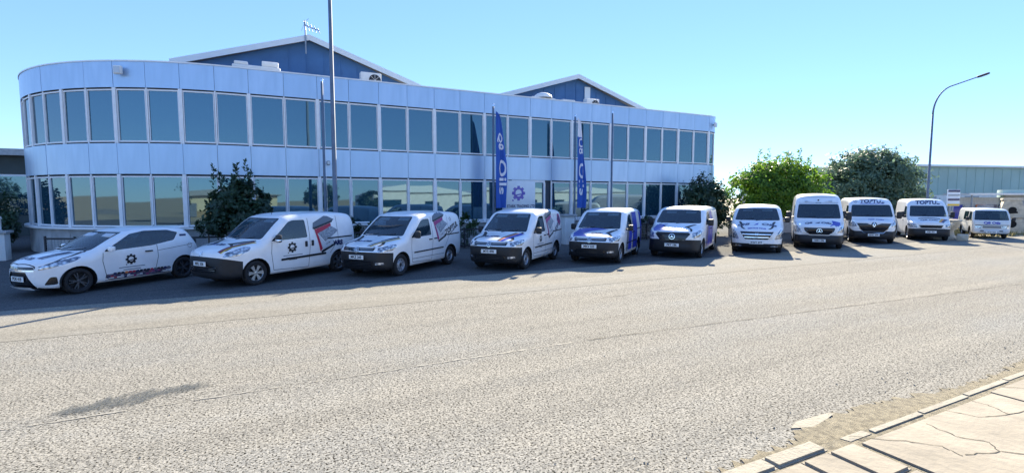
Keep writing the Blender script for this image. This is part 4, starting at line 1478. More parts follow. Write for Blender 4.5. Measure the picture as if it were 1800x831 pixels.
VITO = dict(L=4.95, H=1.86, paint='white_paint', belt=1.10, tumble=.13, axles=(.92, 4.12), arch=.40, fcurve=.24, crown=.035,
    top=[(0, .66), (.01, .86), (.06, .98), (.3, 1.07), (.65, 1.15), (.84, 1.20), (.92, 1.23), (1.55, 1.70), (1.85, 1.82), (2.4, 1.86), (4.4, 1.85), (4.8, 1.79), (4.9, 1.5), (4.95, .8)],
    bot=[(0, .50), (.01, .34), (.08, .22), (.5, .20), (4.2, .22), (4.7, .28), (4.9, .36), (4.95, .6)],
    plan=[(0, .66), (.03, .77), (.2, .88), (.5, .945), (.9, .96), (4.4, .96), (4.8, .93), (4.95, .86)],
    corner=[(0, .10), (.3, .14), (1.0, .18), (1.7, .20), (4.8, .15), (4.95, .1)])
H1 = dict(L=5.1, H=1.90, paint='white_paint', belt=1.10, tumble=.14, axles=(.95, 4.15), arch=.40, fcurve=.26, crown=.035,
    top=[(0, .60), (.01, .80), (.08, .93), (.35, 1.06), (.7, 1.17), (.86, 1.22), (.94, 1.25), (1.55, 1.73), (1.85, 1.86), (2.4, 1.90), (4.5, 1.89), (4.9, 1.83), (5.05, 1.5), (5.1, .8)],
    bot=[(0, .48), (.01, .34), (.08, .22), (.5, .20), (4.2, .22), (4.8, .28), (5.05, .36), (5.1, .6)],
    plan=[(0, .62), (.03, .74), (.2, .87), (.5, .94), (.9, .955), (4.5, .955), (4.9, .93), (5.1, .86)],
    corner=[(0, .10), (.3, .16), (1.0, .20), (1.7, .22), (4.9, .15), (5.1, .1)])
SPRINTER = dict(L=5.9, H=2.38, paint='white_paint', belt=1.15, tumble=.13, axles=(1.0, 4.6), arch=.42, fcurve=.24, crown=.045,
    top=[(0, .72), (.01, .92), (.06, 1.02), (.35, 1.12), (.6, 1.20), (.72, 1.26), (1.28, 1.86), (1.36, 1.93), (1.7, 2.22), (2.0, 2.34), (2.5, 2.38), (5.5, 2.38), (5.8, 2.30), (5.87, 1.8), (5.9, .9)],
    bot=[(0, .50), (.01, .34), (.08, .22), (.5, .20), (4.9, .24), (5.6, .30), (5.85, .4), (5.9, .6)],
    plan=[(0, .74), (.03, .84), (.2, .93), (.5, .985), (.9, .995), (5.4, .995), (5.75, .97), (5.9, .9)],
    corner=[(0, .10), (.3, .14), (1.0, .18), (1.6, .22), (5.8, .2), (5.9, .1)])
MASTER = dict(L=5.5, H=2.20, paint='white_paint', belt=1.12, tumble=.11, axles=(.98, 4.5), arch=.42, fcurve=.20, crown=.05,
    top=[(0, .74), (.01, .96), (.05, 1.06), (.28, 1.14), (.5, 1.19), (.6, 1.23), (1.12, 1.78), (1.20, 1.84), (1.5, 2.06), (1.8, 2.17), (2.4, 2.20), (5.1, 2.20), (5.38, 2.13), (5.46, 1.7), (5.5, .9)],
    bot=[(0, .50), (.01, .34), (.08, .22), (.5, .20), (4.7, .24), (5.2, .30), (5.45, .4), (5.5, .6)],
    plan=[(0, .80), (.03, .89), (.2, .97), (.5, 1.02), (.9, 1.03), (5.0, 1.03), (5.35, 1.0), (5.5, .92)],
    corner=[(0, .10), (.3, .14), (1.0, .18), (1.6, .2), (5.4, .18), (5.5, .1)])
TRANSIT = dict(L=5.4, H=2.14, paint='white_paint', belt=1.08, tumble=.13, axles=(.98, 4.4), arch=.41, fcurve=.22, crown=.05,
    top=[(0, .68), (.01, .88), (.06, .96), (.35, 1.04), (.62, 1.12), (.76, 1.18), (1.32, 1.72), (1.40, 1.79), (1.7, 2.01), (1.95, 2.11), (2.5, 2.14), (5.0, 2.14), (5.28, 2.07), (5.36, 1.7), (5.4, .9)],
    bot=[(0, .50), (.01, .34), (.08, .22), (.5, .20), (4.7, .24), (5.1, .30), (5.35, .4), (5.4, .6)],
    plan=[(0, .74), (.03, .84), (.2, .93), (.5, .975), (.9, .985), (4.9, .985), (5.25, .95), (5.4, .88)],
    corner=[(0, .10), (.3, .14), (1.0, .18), (1.6, .2), (5.3, .18), (5.4, .1)])
CABOVER = dict(L=4.3, H=1.62, paint='cream_paint', belt=.95, tumble=.12, axles=(.85, 3.1), arch=.36, fcurve=.10, crown=.03,
    top=[(0, .56), (.01, .78), (.03, .92), (.08, .99), (.42, 1.45), (.55, 1.54), (.85, 1.60), (1.4, 1.62), (3.9, 1.61), (4.2, 1.56), (4.27, 1.2), (4.3, .7)],
    bot=[(0, .46), (.01, .36), (.06, .27), (.4, .25), (3.8, .28), (4.15, .34), (4.28, .4), (4.3, .55)],
    plan=[(0, .74), (.02, .80), (.12, .84), (.4, .85), (3.8, .85), (4.2, .83), (4.3, .78)],
    corner=[(0, .06), (.3, .10), (1.0, .13), (4.2, .12), (4.3, .08)])

def common(v, wheel, r, wd=.205, rim=.64):
    v.arches(r)
    v.finish()
    v.wheels(wheel, r, wd, rim)
def mirror_poly(p): return [(-a, b) for a, b in p][::-1]
def both_front(v, name, mat, p, **k):
    v.cut(name, mat, p, 'front', **k); v.cut(name, mat, mirror_poly(p), 'front', **k)

# ---- 1 white hatchback
F, Bk = (-3.90, 14.42), (-1.90, 16.22)
hd = heading_from(F, Bk)
v = Vehicle('hatchback_car', 'white three door hatchback with cog emblem on its door, leftmost in the row', 'car', HATCH, centre_from_wheel(F, hd, HATCH, .85), hd)
v.cut('windscreen', 'car_glass', rounded([(-.68, .985), (.68, .985), (.57, 1.385), (-.57, 1.385)], .06), 'front', thr=.12, inset=.006)
v.sides('side_window', 'car_glass', rounded([(1.33, .945), (1.36, .985), (1.98, 1.335), (2.35, 1.395), (2.95, 1.385), (3.22, 1.30), (3.06, 1.10), (2.45, 1.005)], .04), thr=.3, inset=.008)
v.cut('headlight', 'lamp_glass', rounded([(.14, .62), (.32, .66), (.74, .79), (.88, .865), (.80, .885), (.45, .825), (.18, .72)], .03), 'side', thr=.12, side=1)
v.cut('headlight', 'lamp_glass', rounded([(.14, .62), (.32, .66), (.74, .79), (.88, .865), (.80, .885), (.45, .825), (.18, .72)], .03), 'side', thr=.12, side=-1)
v.cut('grille', 'gloss_black', [(-.30, .585), (.30, .585), (.50, .24), (.44, .20), (-.44, .20), (-.50, .24)], 'front', thr=.1, inset=.02)
v.cut('upper_grille', 'gloss_black', rounded([(-.5, .64), (.5, .64), (.46, .70), (-.46, .70)], .02), 'front', thr=.1, inset=.008)
both_front(v, 'fog_lamp_recess', 'gloss_black', rounded([(.60, .28), (.72, .28), (.72, .46), (.67, .46)], .03), thr=.05, inset=.01)
common(v, 'dark', .305, .2, .70)
v.decal('chrome_strip', 'chrome', [[(-.5, .605), (.5, .605), (.5, .625), (-.5, .625)]], 'front', off=.008)
v.decal('emblem', 'chrome', emblem('ovals', 0, .67, .042), 'front', off=.012)
v.plate('PDK 418', .42, 0, .48)
v.decal('bumper_lip', 'white_paint', [[(-.44, .20), (.44, .20), (.40, .255), (-.40, .255)]], 'front', off=.03)
v.seam([(1.30, .92), (1.28, .72), (1.36, .30), (1.40, .26), (2.50, .26)]); v.seam([(2.58, 1.02), (2.60, .70), (2.50, .26)])
v.seam([(1.0, .965), (.55, .86), (.16, .70)]); v.seam([(2.6, .86), (3.2, .92), (3.6, .96)], wd=.01)
v.seam([(.12, -.5), (.05, 0), (.12, .5)], 'top', wd=.014, both=False)
v.decal('fuel_flap', 'seam', ring(3.50, .92, .062, .07), 'side')
v.decal('bonnet_stripe', 'decal_navy', [[(.30, .20), (.88, .30), (.88, .42), (.30, .32)]], 'top')
v.decal('bonnet_stripe', 'decal_grey', [[(.30, .36), (.88, .46), (.88, .49), (.30, .39)]], 'top')
v.text('Q8 Oils', .17, .26, -.12, 'decal_navy', 'top', italic=.15, bold=.008)
v.handle(2.36, .865, .19)
door_print(v, 1.92, .70, .135)
# printed strip of tools along the sill
rq = random.Random(4)
v.decal('printed_strip', 'decal_tools', [[(1.32, .24), (2.9, .24), (2.93, .38), (1.34, .38)]], 'side', off=.004)
for k in range(16):
    a = 1.50 + k * .088
    v.decal('printed_tool', rq.choice(['decal_black', 'decal_navy', 'decal_black', 'decal_red', 'decal_grey', 'decal_orange']), [rounded([(a, .355), (a + .075, .355), (a + .075, .405), (a, .405)], .015)], 'side', off=.006)
for k in range(20):
    a = 1.36 + k * .076; z = rq.uniform(.25, .32)
    v.decal('printed_tool', rq.choice(['decal_red', 'decal_light', 'decal_navy', 'decal_steel', 'decal_magenta', 'decal_white']), [[(a, z), (a + .065, z + .005), (a + .065, z + .03), (a, z + .025)]], 'side', off=.006)
v.decal('badge', 'decal_navy', [[(3.25, 1.19), (3.44, 1.19), (3.44, 1.245), (3.25, 1.245)]], 'side', off=.006)
v.text('CARS', .055, 3.345, 1.218, 'decal_white', 'side')
v.mirrors(1.42, .985, .17, .13, 'white_paint', .04)
v.interior(1.95, .34, 1.48, .80, 1.15, 1.0, rows=2)
v.wipers(1.02, .6)
MB().bbox((v.X(3.58), 0, 1.425), (.30, 1.05, .04), .015).build('roof_spoiler', 'white_paint', v.root, auto=True)
both = None
for side in (1, -1):
    p, n, _ = v.hit('side', 3.80, .98, side)
    MB().bbox((p.x - .02, p.y - side * .05, .99), (.16, .14, .16), .03).build('tail_lamp', 'decal_black', v.root, auto=True)

v.root.scale = (0.965, 0.965, 0.965)
# ---- 2 white van with black bumper, tool chest picture
F, Bk = (-.30, 13.84), (1.90, 15.41)
hd = heading_from(F, Bk)
v = Vehicle('delivery_van', 'white small van with black bumper, red tool chest picture and cog emblem on its door', 'van', DOBLO, centre_from_wheel(F, hd, DOBLO, .915), hd)
v.lower('front_bumper', 'black_plastic', .80, .56, .66)
v.cut('windscreen', 'car_glass', rounded([(-.78, 1.175), (.78, 1.175), (.66, 1.70), (-.66, 1.70)], .06), 'front', thr=.12, inset=.006)
v.sides('side_window', 'car_glass', rounded([(1.34, 1.11), (1.40, 1.16), (1.92, 1.60), (2.06, 1.64), (2.46, 1.64), (2.50, 1.14)], .05), thr=.3, inset=.008)
for sd_ in (1, -1):
    v.cut('headlight', 'lamp_glass', rounded([(.14, .79), (.45, .81), (.74, .93), (.80, 1.02), (.62, 1.02), (.22, .90)], .05), 'side', thr=.10, side=sd_)
common(v, 'alloy', .325, .2, .66)
v.decal('emblem', 'chrome', emblem('fiat', 0, .86, .06), 'front', off=.012)
v.decal('grille_slot', 'gloss_black', [rounded([(-.5, .40), (.5, .40), (.55, .56), (-.55, .56)], .04)], 'front', off=.006)
for z in (.44, .48, .52): v.decal('grille_bar', 'black_plastic', [[(-.5, z), (.5, z), (.5, z + .014), (-.5, z + .014)]], 'front', off=.014)
v.plate('MRL 506', .62, 0)
v.seam([(1.36, 1.08), (1.34, .8), (1.40, .34), (2.5, .30)]); v.seam([(2.56, 1.68), (2.58, .9), (2.52, .30)])
v.seam([(1.06, 1.14), (.6, 1.07), (.16, .90)]); v.seam([(3.60, 1.72), (3.62, 1.0), (3.3, .62)], wd=.01)
v.decal('rub_strip', 'black_plastic', [rounded([(1.62, .56), (3.14, .60), (3.14, .66), (1.62, .62)], .02)], 'side', off=.012)
v.decal('door_rail', 'black_plastic', [[(3.2, 1.04), (4.2, 1.06), (4.2, 1.10), (3.2, 1.08)]], 'side', off=.008)
v.handle(2.44, .96, .07, h=.16); v.handle(2.66, .97, .07, h=.16)
v.mirrors(1.47, 1.15, .17, .21, 'black_plastic', .05)
for side in (1, -1):
    p, n, _ = v.hit('side', 1.47, 1.15, side)
    MB().bbox((p.x + .012, p.y + side * .135, 1.13), (.10, .172, .07), .02).build('mirror_cap', 'chrome', v.root, auto=True)
door_print(v, 1.98, .90, .15)
toolbox(v, 2.72, .74, 1.0, .02)
v.text('CARS', .19, 3.55, .90, 'decal_navy', 'side', bold=.014)
q8(v, .50, -.10, .19, sx=1.0)
bonnet_stripe(v, [(.16, .48), (.45, .50), (.75, .56), (1.0, .68)], [(.16, .62), (.45, .64), (.75, .72), (1.0, .80)], ['decal_black', 'decal_red', 'decal_black', 'decal_yellow'])
v.wipers(1.20, .7)
v.interior(1.95, .55, 1.8, .86, 1.18, 1.17, bulkhead=2.6)
MB().tube([(v.X(1.95), .1, 1.76), (v.X(2.05), .1, 1.98)], .007, 5).build('aerial', 'black_plastic', v.root)
v.seam([(1.9, .62), (2.6, .66), (3.9, .66)], 'top', wd=.016, both=False); v.seam([(1.9, -.62), (2.6, -.66), (3.9, -.66)], 'top', wd=.016, both=False)

v.root.scale = (0.965, 0.965, 0.965)
# ---- 3, 4, 5 three vans of one model with different prints
def caddy(F, hd, label, plate_txt):
    v = Vehicle('delivery_van', label, 'van', CADDY, centre_from_wheel(F, hd, CADDY, .895), hd)
    v.lower('front_bumper', 'black_plastic', .745, .53, .70)
    v.cut('windscreen', 'car_glass', rounded([(-.75, 1.125), (.75, 1.125), (.63, 1.665), (-.63, 1.665)], .06), 'front', thr=.12, inset=.006)
    v.sides('side_window', 'car_glass', rounded([(1.34, 1.06), (1.38, 1.10), (1.92, 1.54), (2.06, 1.585), (2.36, 1.585), (2.40, 1.08)], .05), thr=.3, inset=.008)
    v.cut('grille', 'gloss_black', [(-.52, .765), (.52, .765), (.55, .86), (-.55, .86)], 'front', thr=.1, inset=.012)
    for sd_ in (1, -1):
        v.cut('headlight', 'lamp_glass', rounded([(.10, .745), (.50, .765), (.66, .86), (.68, .93), (.50, .935), (.16, .86)], .035), 'side', thr=.10, side=sd_)
    common(v, 'steel', .32, .2, .60)
    v.decal('chrome_strip', 'chrome', [[(-.66, .752), (.66, .752), (.66, .772), (-.66, .772)]], 'front', off=.010)
    v.decal('chrome_strip', 'chrome', [[(-.5, .815), (.5, .815), (.5, .823), (-.5, .823)]], 'front', off=.006)
    v.decal('emblem_disc', 'gloss_black', [circle(0, .80, .078, 18)], 'front', off=.012)
    v.decal('emblem', 'chrome', emblem('vw', 0, .80, .075), 'front', off=.017)
    v.decal('grille_slot', 'gloss_black', [rounded([(-.48, .34), (.48, .34), (.52, .50), (-.52, .50)], .04)], 'front', off=.006)
    for z in (.37, .41, .45): v.decal('grille_bar', 'black_plastic', [[(-.46, z), (.46, z), (.46, z + .014), (-.46, z + .014)]], 'front', off=.014)
    for y in (-.66, .66): v.decal('fog_lamp', 'lamp_glass', [rounded([(y - .09, .40), (y + .09, .40), (y + .09, .46), (y - .09, .46)], .02)], 'front', off=.008)
    v.plate(plate_txt, .60)
    v.seam([(1.36, 1.04), (1.34, .8), (1.40, .34), (2.4, .30)]); v.seam([(2.46, 1.64), (2.48, .9), (2.42, .30)])
    v.seam([(1.05, 1.09), (.6, 1.01), (.14, .87)]); v.seam([(3.42, 1.68), (3.46, 1.0), (3.2, .62)], wd=.01)
    v.seam([(1.4, .44), (3.15, .44)], wd=.012)
    v.decal('rub_strip', 'black_plastic', [rounded([(1.46, .60), (3.10, .62), (3.10, .66), (1.46, .64)], .015)], 'side', off=.012)
    v.decal('door_rail', 'black_plastic', [[(3.16, 1.01), (4.15, 1.03), (4.15, 1.065), (3.16, 1.045)]], 'side', off=.008)
    v.handle(2.34, .95, .16); v.handle(2.62, .96, .16)
    v.mirrors(1.47, 1.12, .18, .21, 'black_plastic', .05)
    v.wipers(1.155, .68)
    v.interior(1.90, .55, 1.76, .84, 1.18, 1.13, bulkhead=2.5)
    v.seam([(1.95, .62), (2.6, .64), (3.9, .64)], 'top', wd=.016, both=False); v.seam([(1.95, -.62), (2.6, -.64), (3.9, -.64)], 'top', wd=.016, both=False)
    return v
v = caddy((3.32, 13.74), R(-140.5), 'white small van with tool chest picture and slanted black lettering near its rear', 'MKZ 260')
toolbox(v, 2.56, .92, .92, -.02, 'decal_magenta')
v.text('TOPTUL', .24, 3.64, 1.22, 'decal_black', 'side', rot=.32, italic=.2, bold=.008)
v.seam([(3.42, 1.0), (3.98, 1.26)], both=False, wd=.022, mat='decal_black', name='underline')
v.decal('small_mark', 'decal_navy', ring(3.62, 1.53, .05, .07, 4), 'side')
q8(v, .48, -.16, .16, sx=1.05)
bonnet_stripe(v, [(.14, .26), (.45, .36), (.75, .50), (1.0, .62)], [(.14, .40), (.45, .52), (.75, .66), (1.0, .78)], ['decal_black', 'decal_light', 'decal_black', 'decal_yellow'])
v.root.scale = (.975, .975, .975)
v = caddy((7.09, 13.35), R(-140.5), 'white small van with orange and blue bonnet stripe and tool picture on its side', 'MYE 898')
toolbox(v, 2.52, .90, .92, .0, 'decal_magenta')
v.decal('printed_panel', 'decal_magenta', [[(3.72, 1.40), (3.84, 1.62), (4.02, 1.60), (4.12, 1.34), (3.95, 1.18)]], 'side')
v.decal('printed_panel', 'decal_navy', [[(3.78, 1.42), (3.86, 1.54), (3.98, 1.50), (3.92, 1.36)]], 'side', off=.008)
v.text('TOPTUL', .2, 3.74, 1.20, 'decal_navy', 'side', rot=.5, italic=.2, bold=.006)
door_print(v, 1.98, .86, .11)
q8(v, .50, -.20, .165, sx=1.05)
bonnet_stripe(v, [(.14, .20), (.42, .24), (.72, .34), (.98, .44)], [(.14, .38), (.42, .50), (.72, .64), (.98, .74)], ['decal_black', 'decal_orange', 'decal_blue', 'decal_blue'])
v = caddy((10.62, 13.22), R(-142.0), 'white small van with blue bonnet corner and blue stripes behind its door', 'MKV 325')
v.decal('bonnet_panel', 'blue_paint', [[(.22, -.62), (.13, -.12), (.40, -.32), (.66, -.20), (.86, .10), (1.0, .40), (1.04, -.66), (.6, -.72)]], 'top', off=.004)
v.text('Oils', .25, .46, .12, 'decal_navy', 'top', italic=.15, bold=.012)
side_stripes(v, 1.44, .12, .36, 1.05, [(0, .05, 'decal_navy'), (.09, .13, 'decal_grey'), (.17, .25, 'decal_navy')])
side_stripes(v, 2.46, .0, .36, 1.66, [(0, .06, 'decal_navy'), (.10, .80, 'decal_blue')])
side_stripes(v, 1.76, .10, .36, 1.05, [(.0, .52, 'decal_blue')])
side_stripes(v, 3.80, .0, .50, 1.68, [(0, .42, 'decal_blue')])

# ---- 6 mid-size van with half blue bonnet
v = Vehicle('delivery_van', 'white mid size van with black nose, star emblem and half blue bonnet', 'van', VITO, centre_from_nose((13.0, 13.25), R(-146), VITO), R(-146))
v.lower('front_bumper', 'black_plastic', .70, .56, .66)
v.cut('windscreen', 'car_glass', rounded([(-.82, 1.24), (.82, 1.24), (.70, 1.72), (-.70, 1.72)], .07), 'front', thr=.12, inset=.006)
v.sides('side_window', 'car_glass', rounded([(1.30, 1.17), (1.36, 1.22), (1.78, 1.60), (1.95, 1.65), (2.35, 1.65), (2.38, 1.18)], .05), thr=.3, inset=.008)
v.cut('grille', 'gloss_black', rounded([(-.42, .66), (.42, .66), (.62, .90), (.52, .95), (-.52, .95), (-.62, .90)], .04), 'front', thr=.1, inset=.006)
for sd_ in (1, -1):
    v.cut('headlight', 'lamp_glass', rounded([(.10, .74), (.42, .78), (.64, .92), (.72, 1.02), (.55, 1.03), (.16, .93)], .05), 'side', thr=.10, side=sd_)
common(v, 'steel', .34, .21, .60)
v.decal('emblem', 'chrome', emblem('star', 0, .80, .105), 'front', off=.02)
for z in (.72, .88): v.decal('grille_bar', 'dark_metal', [[(-.46, z), (.46, z), (.46, z + .022), (-.46, z + .022)]], 'front', off=.012)
v.plate('PKT 186', .50)
v.seam([(1.32, 1.15), (1.30, .85), (1.36, .36), (2.4, .32)]); v.seam([(2.44, 1.7), (2.46, .9), (2.42, .32)]); v.seam([(.95, 1.19), (.55, 1.11), (.14, .95)])
v.decal('bonnet_panel', 'blue_paint', [[(.24, -.70), (.10, .06), (.30, -.08), (.50, -.40), (.72, -.44), (.86, -.30), (.90, -.74), (.5, -.78)]], 'top', off=.004)
side_stripes(v, 1.40, .06, .36, 1.14, [(.0, .04, 'decal_blue'), (.08, .13, 'decal_navy'), (.18, .24, 'decal_blue'), (.29, .36, 'decal_navy'), (.42, 1.0, 'decal_blue')])
side_stripes(v, 2.48, .0, .36, 1.68, [(.02, .55, 'decal_blue'), (.62, .68, 'decal_navy')])
v.mirrors(1.42, 1.24, .20, .25, 'black_plastic', .06)
v.handle(2.30, 1.0, .18); v.handle(2.62, 1.0, .18)
v.wipers(1.27, .75)
v.interior(1.85, .6, 1.8, .9, 1.12, 1.22, bulkhead=2.5)

# ---- 7 van with slatted grille
v = Vehicle('delivery_van', 'white passenger style van with chrome barred grille and large dark lettering under its windscreen', 'van', H1, centre_from_nose((17.1, 12.95), R(-143), H1), R(-143))
v.lower('front_bumper', 'black_plastic', .40, .58, .38)
v.cut('windscreen', 'car_glass', rounded([(-.83, 1.27), (.83, 1.27), (.70, 1.74), (-.70, 1.74)], .07), 'front', thr=.12, inset=.006)
v.sides('side_window', 'car_glass', rounded([(1.32, 1.19), (1.38, 1.24), (1.80, 1.62), (1.95, 1.67), (2.40, 1.67), (2.42, 1.20)], .05), thr=.3, inset=.008)
v.cut('grille', 'gloss_black', rounded([(-.40, .56), (.40, .56), (.60, .86), (-.60, .86)], .03), 'front', thr=.1, inset=.015)
for p in ([(.62, .56), (.90, .58), (.98, .72), (.93, .92), (.84, .96), (.72, .80)],):
    both_front(v, 'headlight', 'lamp_glass', rounded(p, .04), thr=.08)
common(v, 'steel', .34, .21, .62)
for z, w_ in ((.74, .50), (.625, .42)): v.decal('chrome_bar', 'chrome', [[(-w_, z), (w_, z), (w_ * 1.03, z + .035), (-w_ * 1.03, z + .035)]], 'front', off=.016)
v.decal('emblem', 'chrome', emblem('slant_h', 0, .76, .085), 'front', off=.026)
v.plate('KWT 377', .44)
for y in (-.62, .62): v.decal('fog_lamp', 'lamp_glass', [rounded([(y - .12, .28), (y + .12, .28), (y + .12, .33), (y - .12, .33)], .02)], 'front', off=.008)
v.text('Q8', .30, .58, -.50, 'decal_navy', 'top', italic=.15, bold=.012, sx=1.1)
v.text('Oils', .30, .58, .42, 'decal_navy', 'top', italic=.15, bold=.012, sx=1.1)
v.decal('sail_mark', 'decal_blue', [[(.48, -.12), (.50, .02), (.70, .06), (.62, -.02)]], 'top')
v.text('SERVICE TEAM', .10, .20, 0, 'decal_blue', 'top', bold=.004)
v.seam([(1.34, 1.17), (1.32, .85), (1.38, .36), (2.4, .32)]); v.seam([(2.48, 1.7), (2.5, .9), (2.44, .32)]); v.seam([(.98, 1.21), (.6, 1.10), (.2, .95)])
v.mirrors(1.44, 1.26, .19, .22, 'black_plastic', .06)
v.wipers(1.30, .75); v.handle(2.34, 1.0, .18)
v.interior(1.9, .6, 1.84, .9, 1.14, 1.24, rows=2)

# ---- 8 tall van
v = Vehicle('panel_van', 'tallest white panel van with star emblem and a blue patch on its bonnet', 'van', SPRINTER, centre_from_nose((20.75, 12.75), R(-144.5), SPRINTER), R(-144.5))
v.lower('front_bumper', 'black_plastic', .60, .56, .62)
v.cut('windscreen', 'car_glass', rounded([(-.87, 1.29), (.87, 1.29), (.79, 1.90), (-.79, 1.90)], .07), 'front', thr=.12, inset=.006)
v.sides('side_window', 'car_glass', rounded([(1.08, 1.22), (1.14, 1.30), (1.50, 1.80), (1.62, 1.85), (2.05, 1.85), (2.08, 1.20)], .05), thr=.3, inset=.008)
v.cut('grille', 'gloss_black', rounded([(-.36, .62), (.36, .62), (.56, .76), (.60, .92), (-.60, .92), (-.56, .76)], .05), 'front', thr=.1, inset=.01)
both_front(v, 'headlight', 'lamp_glass', rounded([(.66, .70), (.95, .72), (1.02, .96), (.90, 1.02), (.76, .92)], .05), thr=.08)
common(v, 'steel', .35, .22, .60)
arc = [(-.62, .92), (-.58, .76), (-.38, .61), (.38, .61), (.58, .76), (.62, .92)]
v.decal('grille_surround', 'white_paint', [stroke(a, b, .05) for a, b in zip(arc[:-1], arc[1:])], 'front', off=.014)
v.decal('emblem', 'chrome', emblem('star', 0, .77, .11), 'front', off=.022)
for z in (.69, .85): v.decal('grille_bar', 'dark_metal', [[(-.5, z), (.5, z), (.5, z + .02), (-.5, z + .02)]], 'front', off=.016)
v.plate('HMN 286', .38)
v.text('Q8', .22, .34, -.42, 'decal_navy', 'top', italic=.15, bold=.01)
v.text('Oils', .24, .34, .26, 'decal_navy', 'top', italic=.15, bold=.012)
v.decal('sail_mark', 'decal_navy', [[(.26, -.18), (.26, .0), (.42, .04), (.36, -.06)]], 'top')
v.decal('bonnet_panel', 'decal_blue', [[(.09, .40), (.09, .66), (.35, .80), (.64, .82), (.66, .50), (.35, .52)]], 'top')
v.decal('roof_camera', 'gloss_black', [circle(0, 2.06, .035, 12)], 'front', off=.02)
v.seam([(-.78, 1.96), (.78, 1.96)], 'front', wd=.014, both=False); v.seam([(-.70, 2.20), (.70, 2.20)], 'front', wd=.014, both=False)
v.seam([(1.12, 1.2), (1.10, .9), (1.2, .4), (2.1, .34)]); v.seam([(2.14, 1.95), (2.16, .9), (2.12, .34)])
v.mirrors(1.20, 1.36, .22, .36, 'black_plastic', .10)
v.wipers(1.33, .78); v.handle(2.04, 1.05, .18)
v.interior(1.7, .75, 2.2, .92, .98, 1.28, bulkhead=2.3)

v.root.scale = (0.95, 0.95, 1.0)
# ---- 9 van with dark grille and diamond badge
v = Vehicle('panel_van', 'white panel van with diamond badge, deep black grille and lettering over the windscreen', 'van', MASTER, centre_from_nose((25.6, 13.15), R(-143.5), MASTER), R(-143.5))
v.lower('front_bumper', 'black_plastic', .56, .56, .74)
v.cut('windscreen', 'car_glass', rounded([(-.92, 1.26), (.92, 1.26), (.84, 1.83), (-.84, 1.83)], .08), 'front', thr=.12, inset=.006)
v.sides('side_window', 'car_glass', rounded([(1.0, 1.18), (1.06, 1.28), (1.36, 1.74), (1.48, 1.79), (1.95, 1.79), (1.98, 1.15)], .05), thr=.3, inset=.008)
v.cut('grille', 'gloss_black', rounded([(-.38, .52), (.38, .52), (.58, .70), (.74, .97), (.30, .97), (.12, .90), (-.12, .90), (-.30, .97), (-.74, .97), (-.58, .70)], .03), 'front', thr=.1, inset=.01)
both_front(v, 'headlight', 'lamp_glass', rounded([(.72, .80), (1.0, .80), (1.06, 1.02), (.94, 1.08), (.78, .98)], .05), thr=.08)
common(v, 'steel', .34, .22, .60)
arc = [(-.76, .98), (-.60, .70), (-.40, .51), (.40, .51), (.60, .70), (.76, .98)]
v.decal('grille_surround', 'chrome', [stroke(a, b, .022) for a, b in zip(arc[:-1], arc[1:])], 'front', off=.014)
v.decal('emblem_disc', 'gloss_black', [circle(0, .90, .12, 18)], 'front', off=.012)
v.decal('emblem', 'chrome', emblem('diamond', 0, .90, .12), 'front', off=.02)
for z in (.60, .68, .76): v.decal('grille_bar', 'dark_metal', [[(-.5, z), (.5, z), (.5, z + .02), (-.5, z + .02)]], 'front', off=.016)
v.plate('NHC 604', .42)
v.text('TOPTUL', .24, .06, 2.0, 'decal_navy', 'front', italic=.2, bold=.012, sx=1.2)
v.decal('underline', 'decal_blue', [[(-.50, 1.875), (.58, 1.875), (.56, 1.90), (-.46, 1.90)]], 'front')
v.decal('lettering', 'decal_navy', emblem('star', -.66, 2.0, .08), 'front')
v.text('Q8 Oils', .16, .30, .10, 'decal_blue', 'top', italic=.1, bold=.006, sx=1.3)
v.seam([(1.04, 1.15), (1.02, .9), (1.12, .4), (2.0, .34)]); v.seam([(2.04, 1.9), (2.06, .9), (2.02, .34)])
v.mirrors(1.10, 1.32, .22, .34, 'black_plastic', .10)
v.wipers(1.30, .82); v.handle(1.94, 1.05, .18)
v.interior(1.6, .72, 2.1, .96, .86, 1.25, bulkhead=2.2)

v.root.scale = (0.92, 0.92, 1.0)
# ---- 10 older van
v = Vehicle('panel_van', 'older white panel van with orange and navy bonnet stripe and lettering over the windscreen', 'van', TRANSIT, centre_from_nose((29.7, 12.65), R(-146), TRANSIT), R(-146))
v.lower('front_bumper', 'black_plastic', .62, .56, .60)
v.cut('windscreen', 'car_glass', rounded([(-.86, 1.21), (.86, 1.21), (.78, 1.76), (-.78, 1.76)], .07), 'front', thr=.12, inset=.006)
v.sides('side_window', 'car_glass', rounded([(1.14, 1.14), (1.20, 1.24), (1.52, 1.68), (1.64, 1.73), (2.05, 1.73), (2.08, 1.12)], .05), thr=.3, inset=.008)
v.cut('grille', 'gloss_black', rounded([(-.46, .66), (.46, .66), (.56, .80), (-.56, .80)], .03), 'front', thr=.1, inset=.01)
both_front(v, 'headlight', 'lamp_glass', rounded([(.60, .66), (.94, .68), (1.0, .84), (.9, .87), (.64, .82)], .05), thr=.08)
common(v, 'steel', .34, .22, .60)
v.decal('grille_bar', 'dark_metal', [[(-.5, .725), (.5, .725), (.5, .745), (-.5, .745)]], 'front', off=.014)
v.plate('KBL 931', .46)
v.text('TOPTUL', .25, .04, 1.92, 'decal_navy', 'front', italic=.2, bold=.012, sx=1.2)
v.text('Q8 Oils', .19, .38, -.06, 'decal_navy', 'top', italic=.1, bold=.008, sx=1.3)
bonnet_stripe(v, [(.12, .34), (.35, .42), (.70, .56)], [(.12, .56), (.35, .66), (.70, .84)], ['decal_yellow', 'decal_orange', 'decal_navy', 'decal_navy'])
v.decal('cowl_grille', 'black_plastic', [[(.62, -.5), (.62, .5), (.70, .5), (.70, -.5)]], 'top')
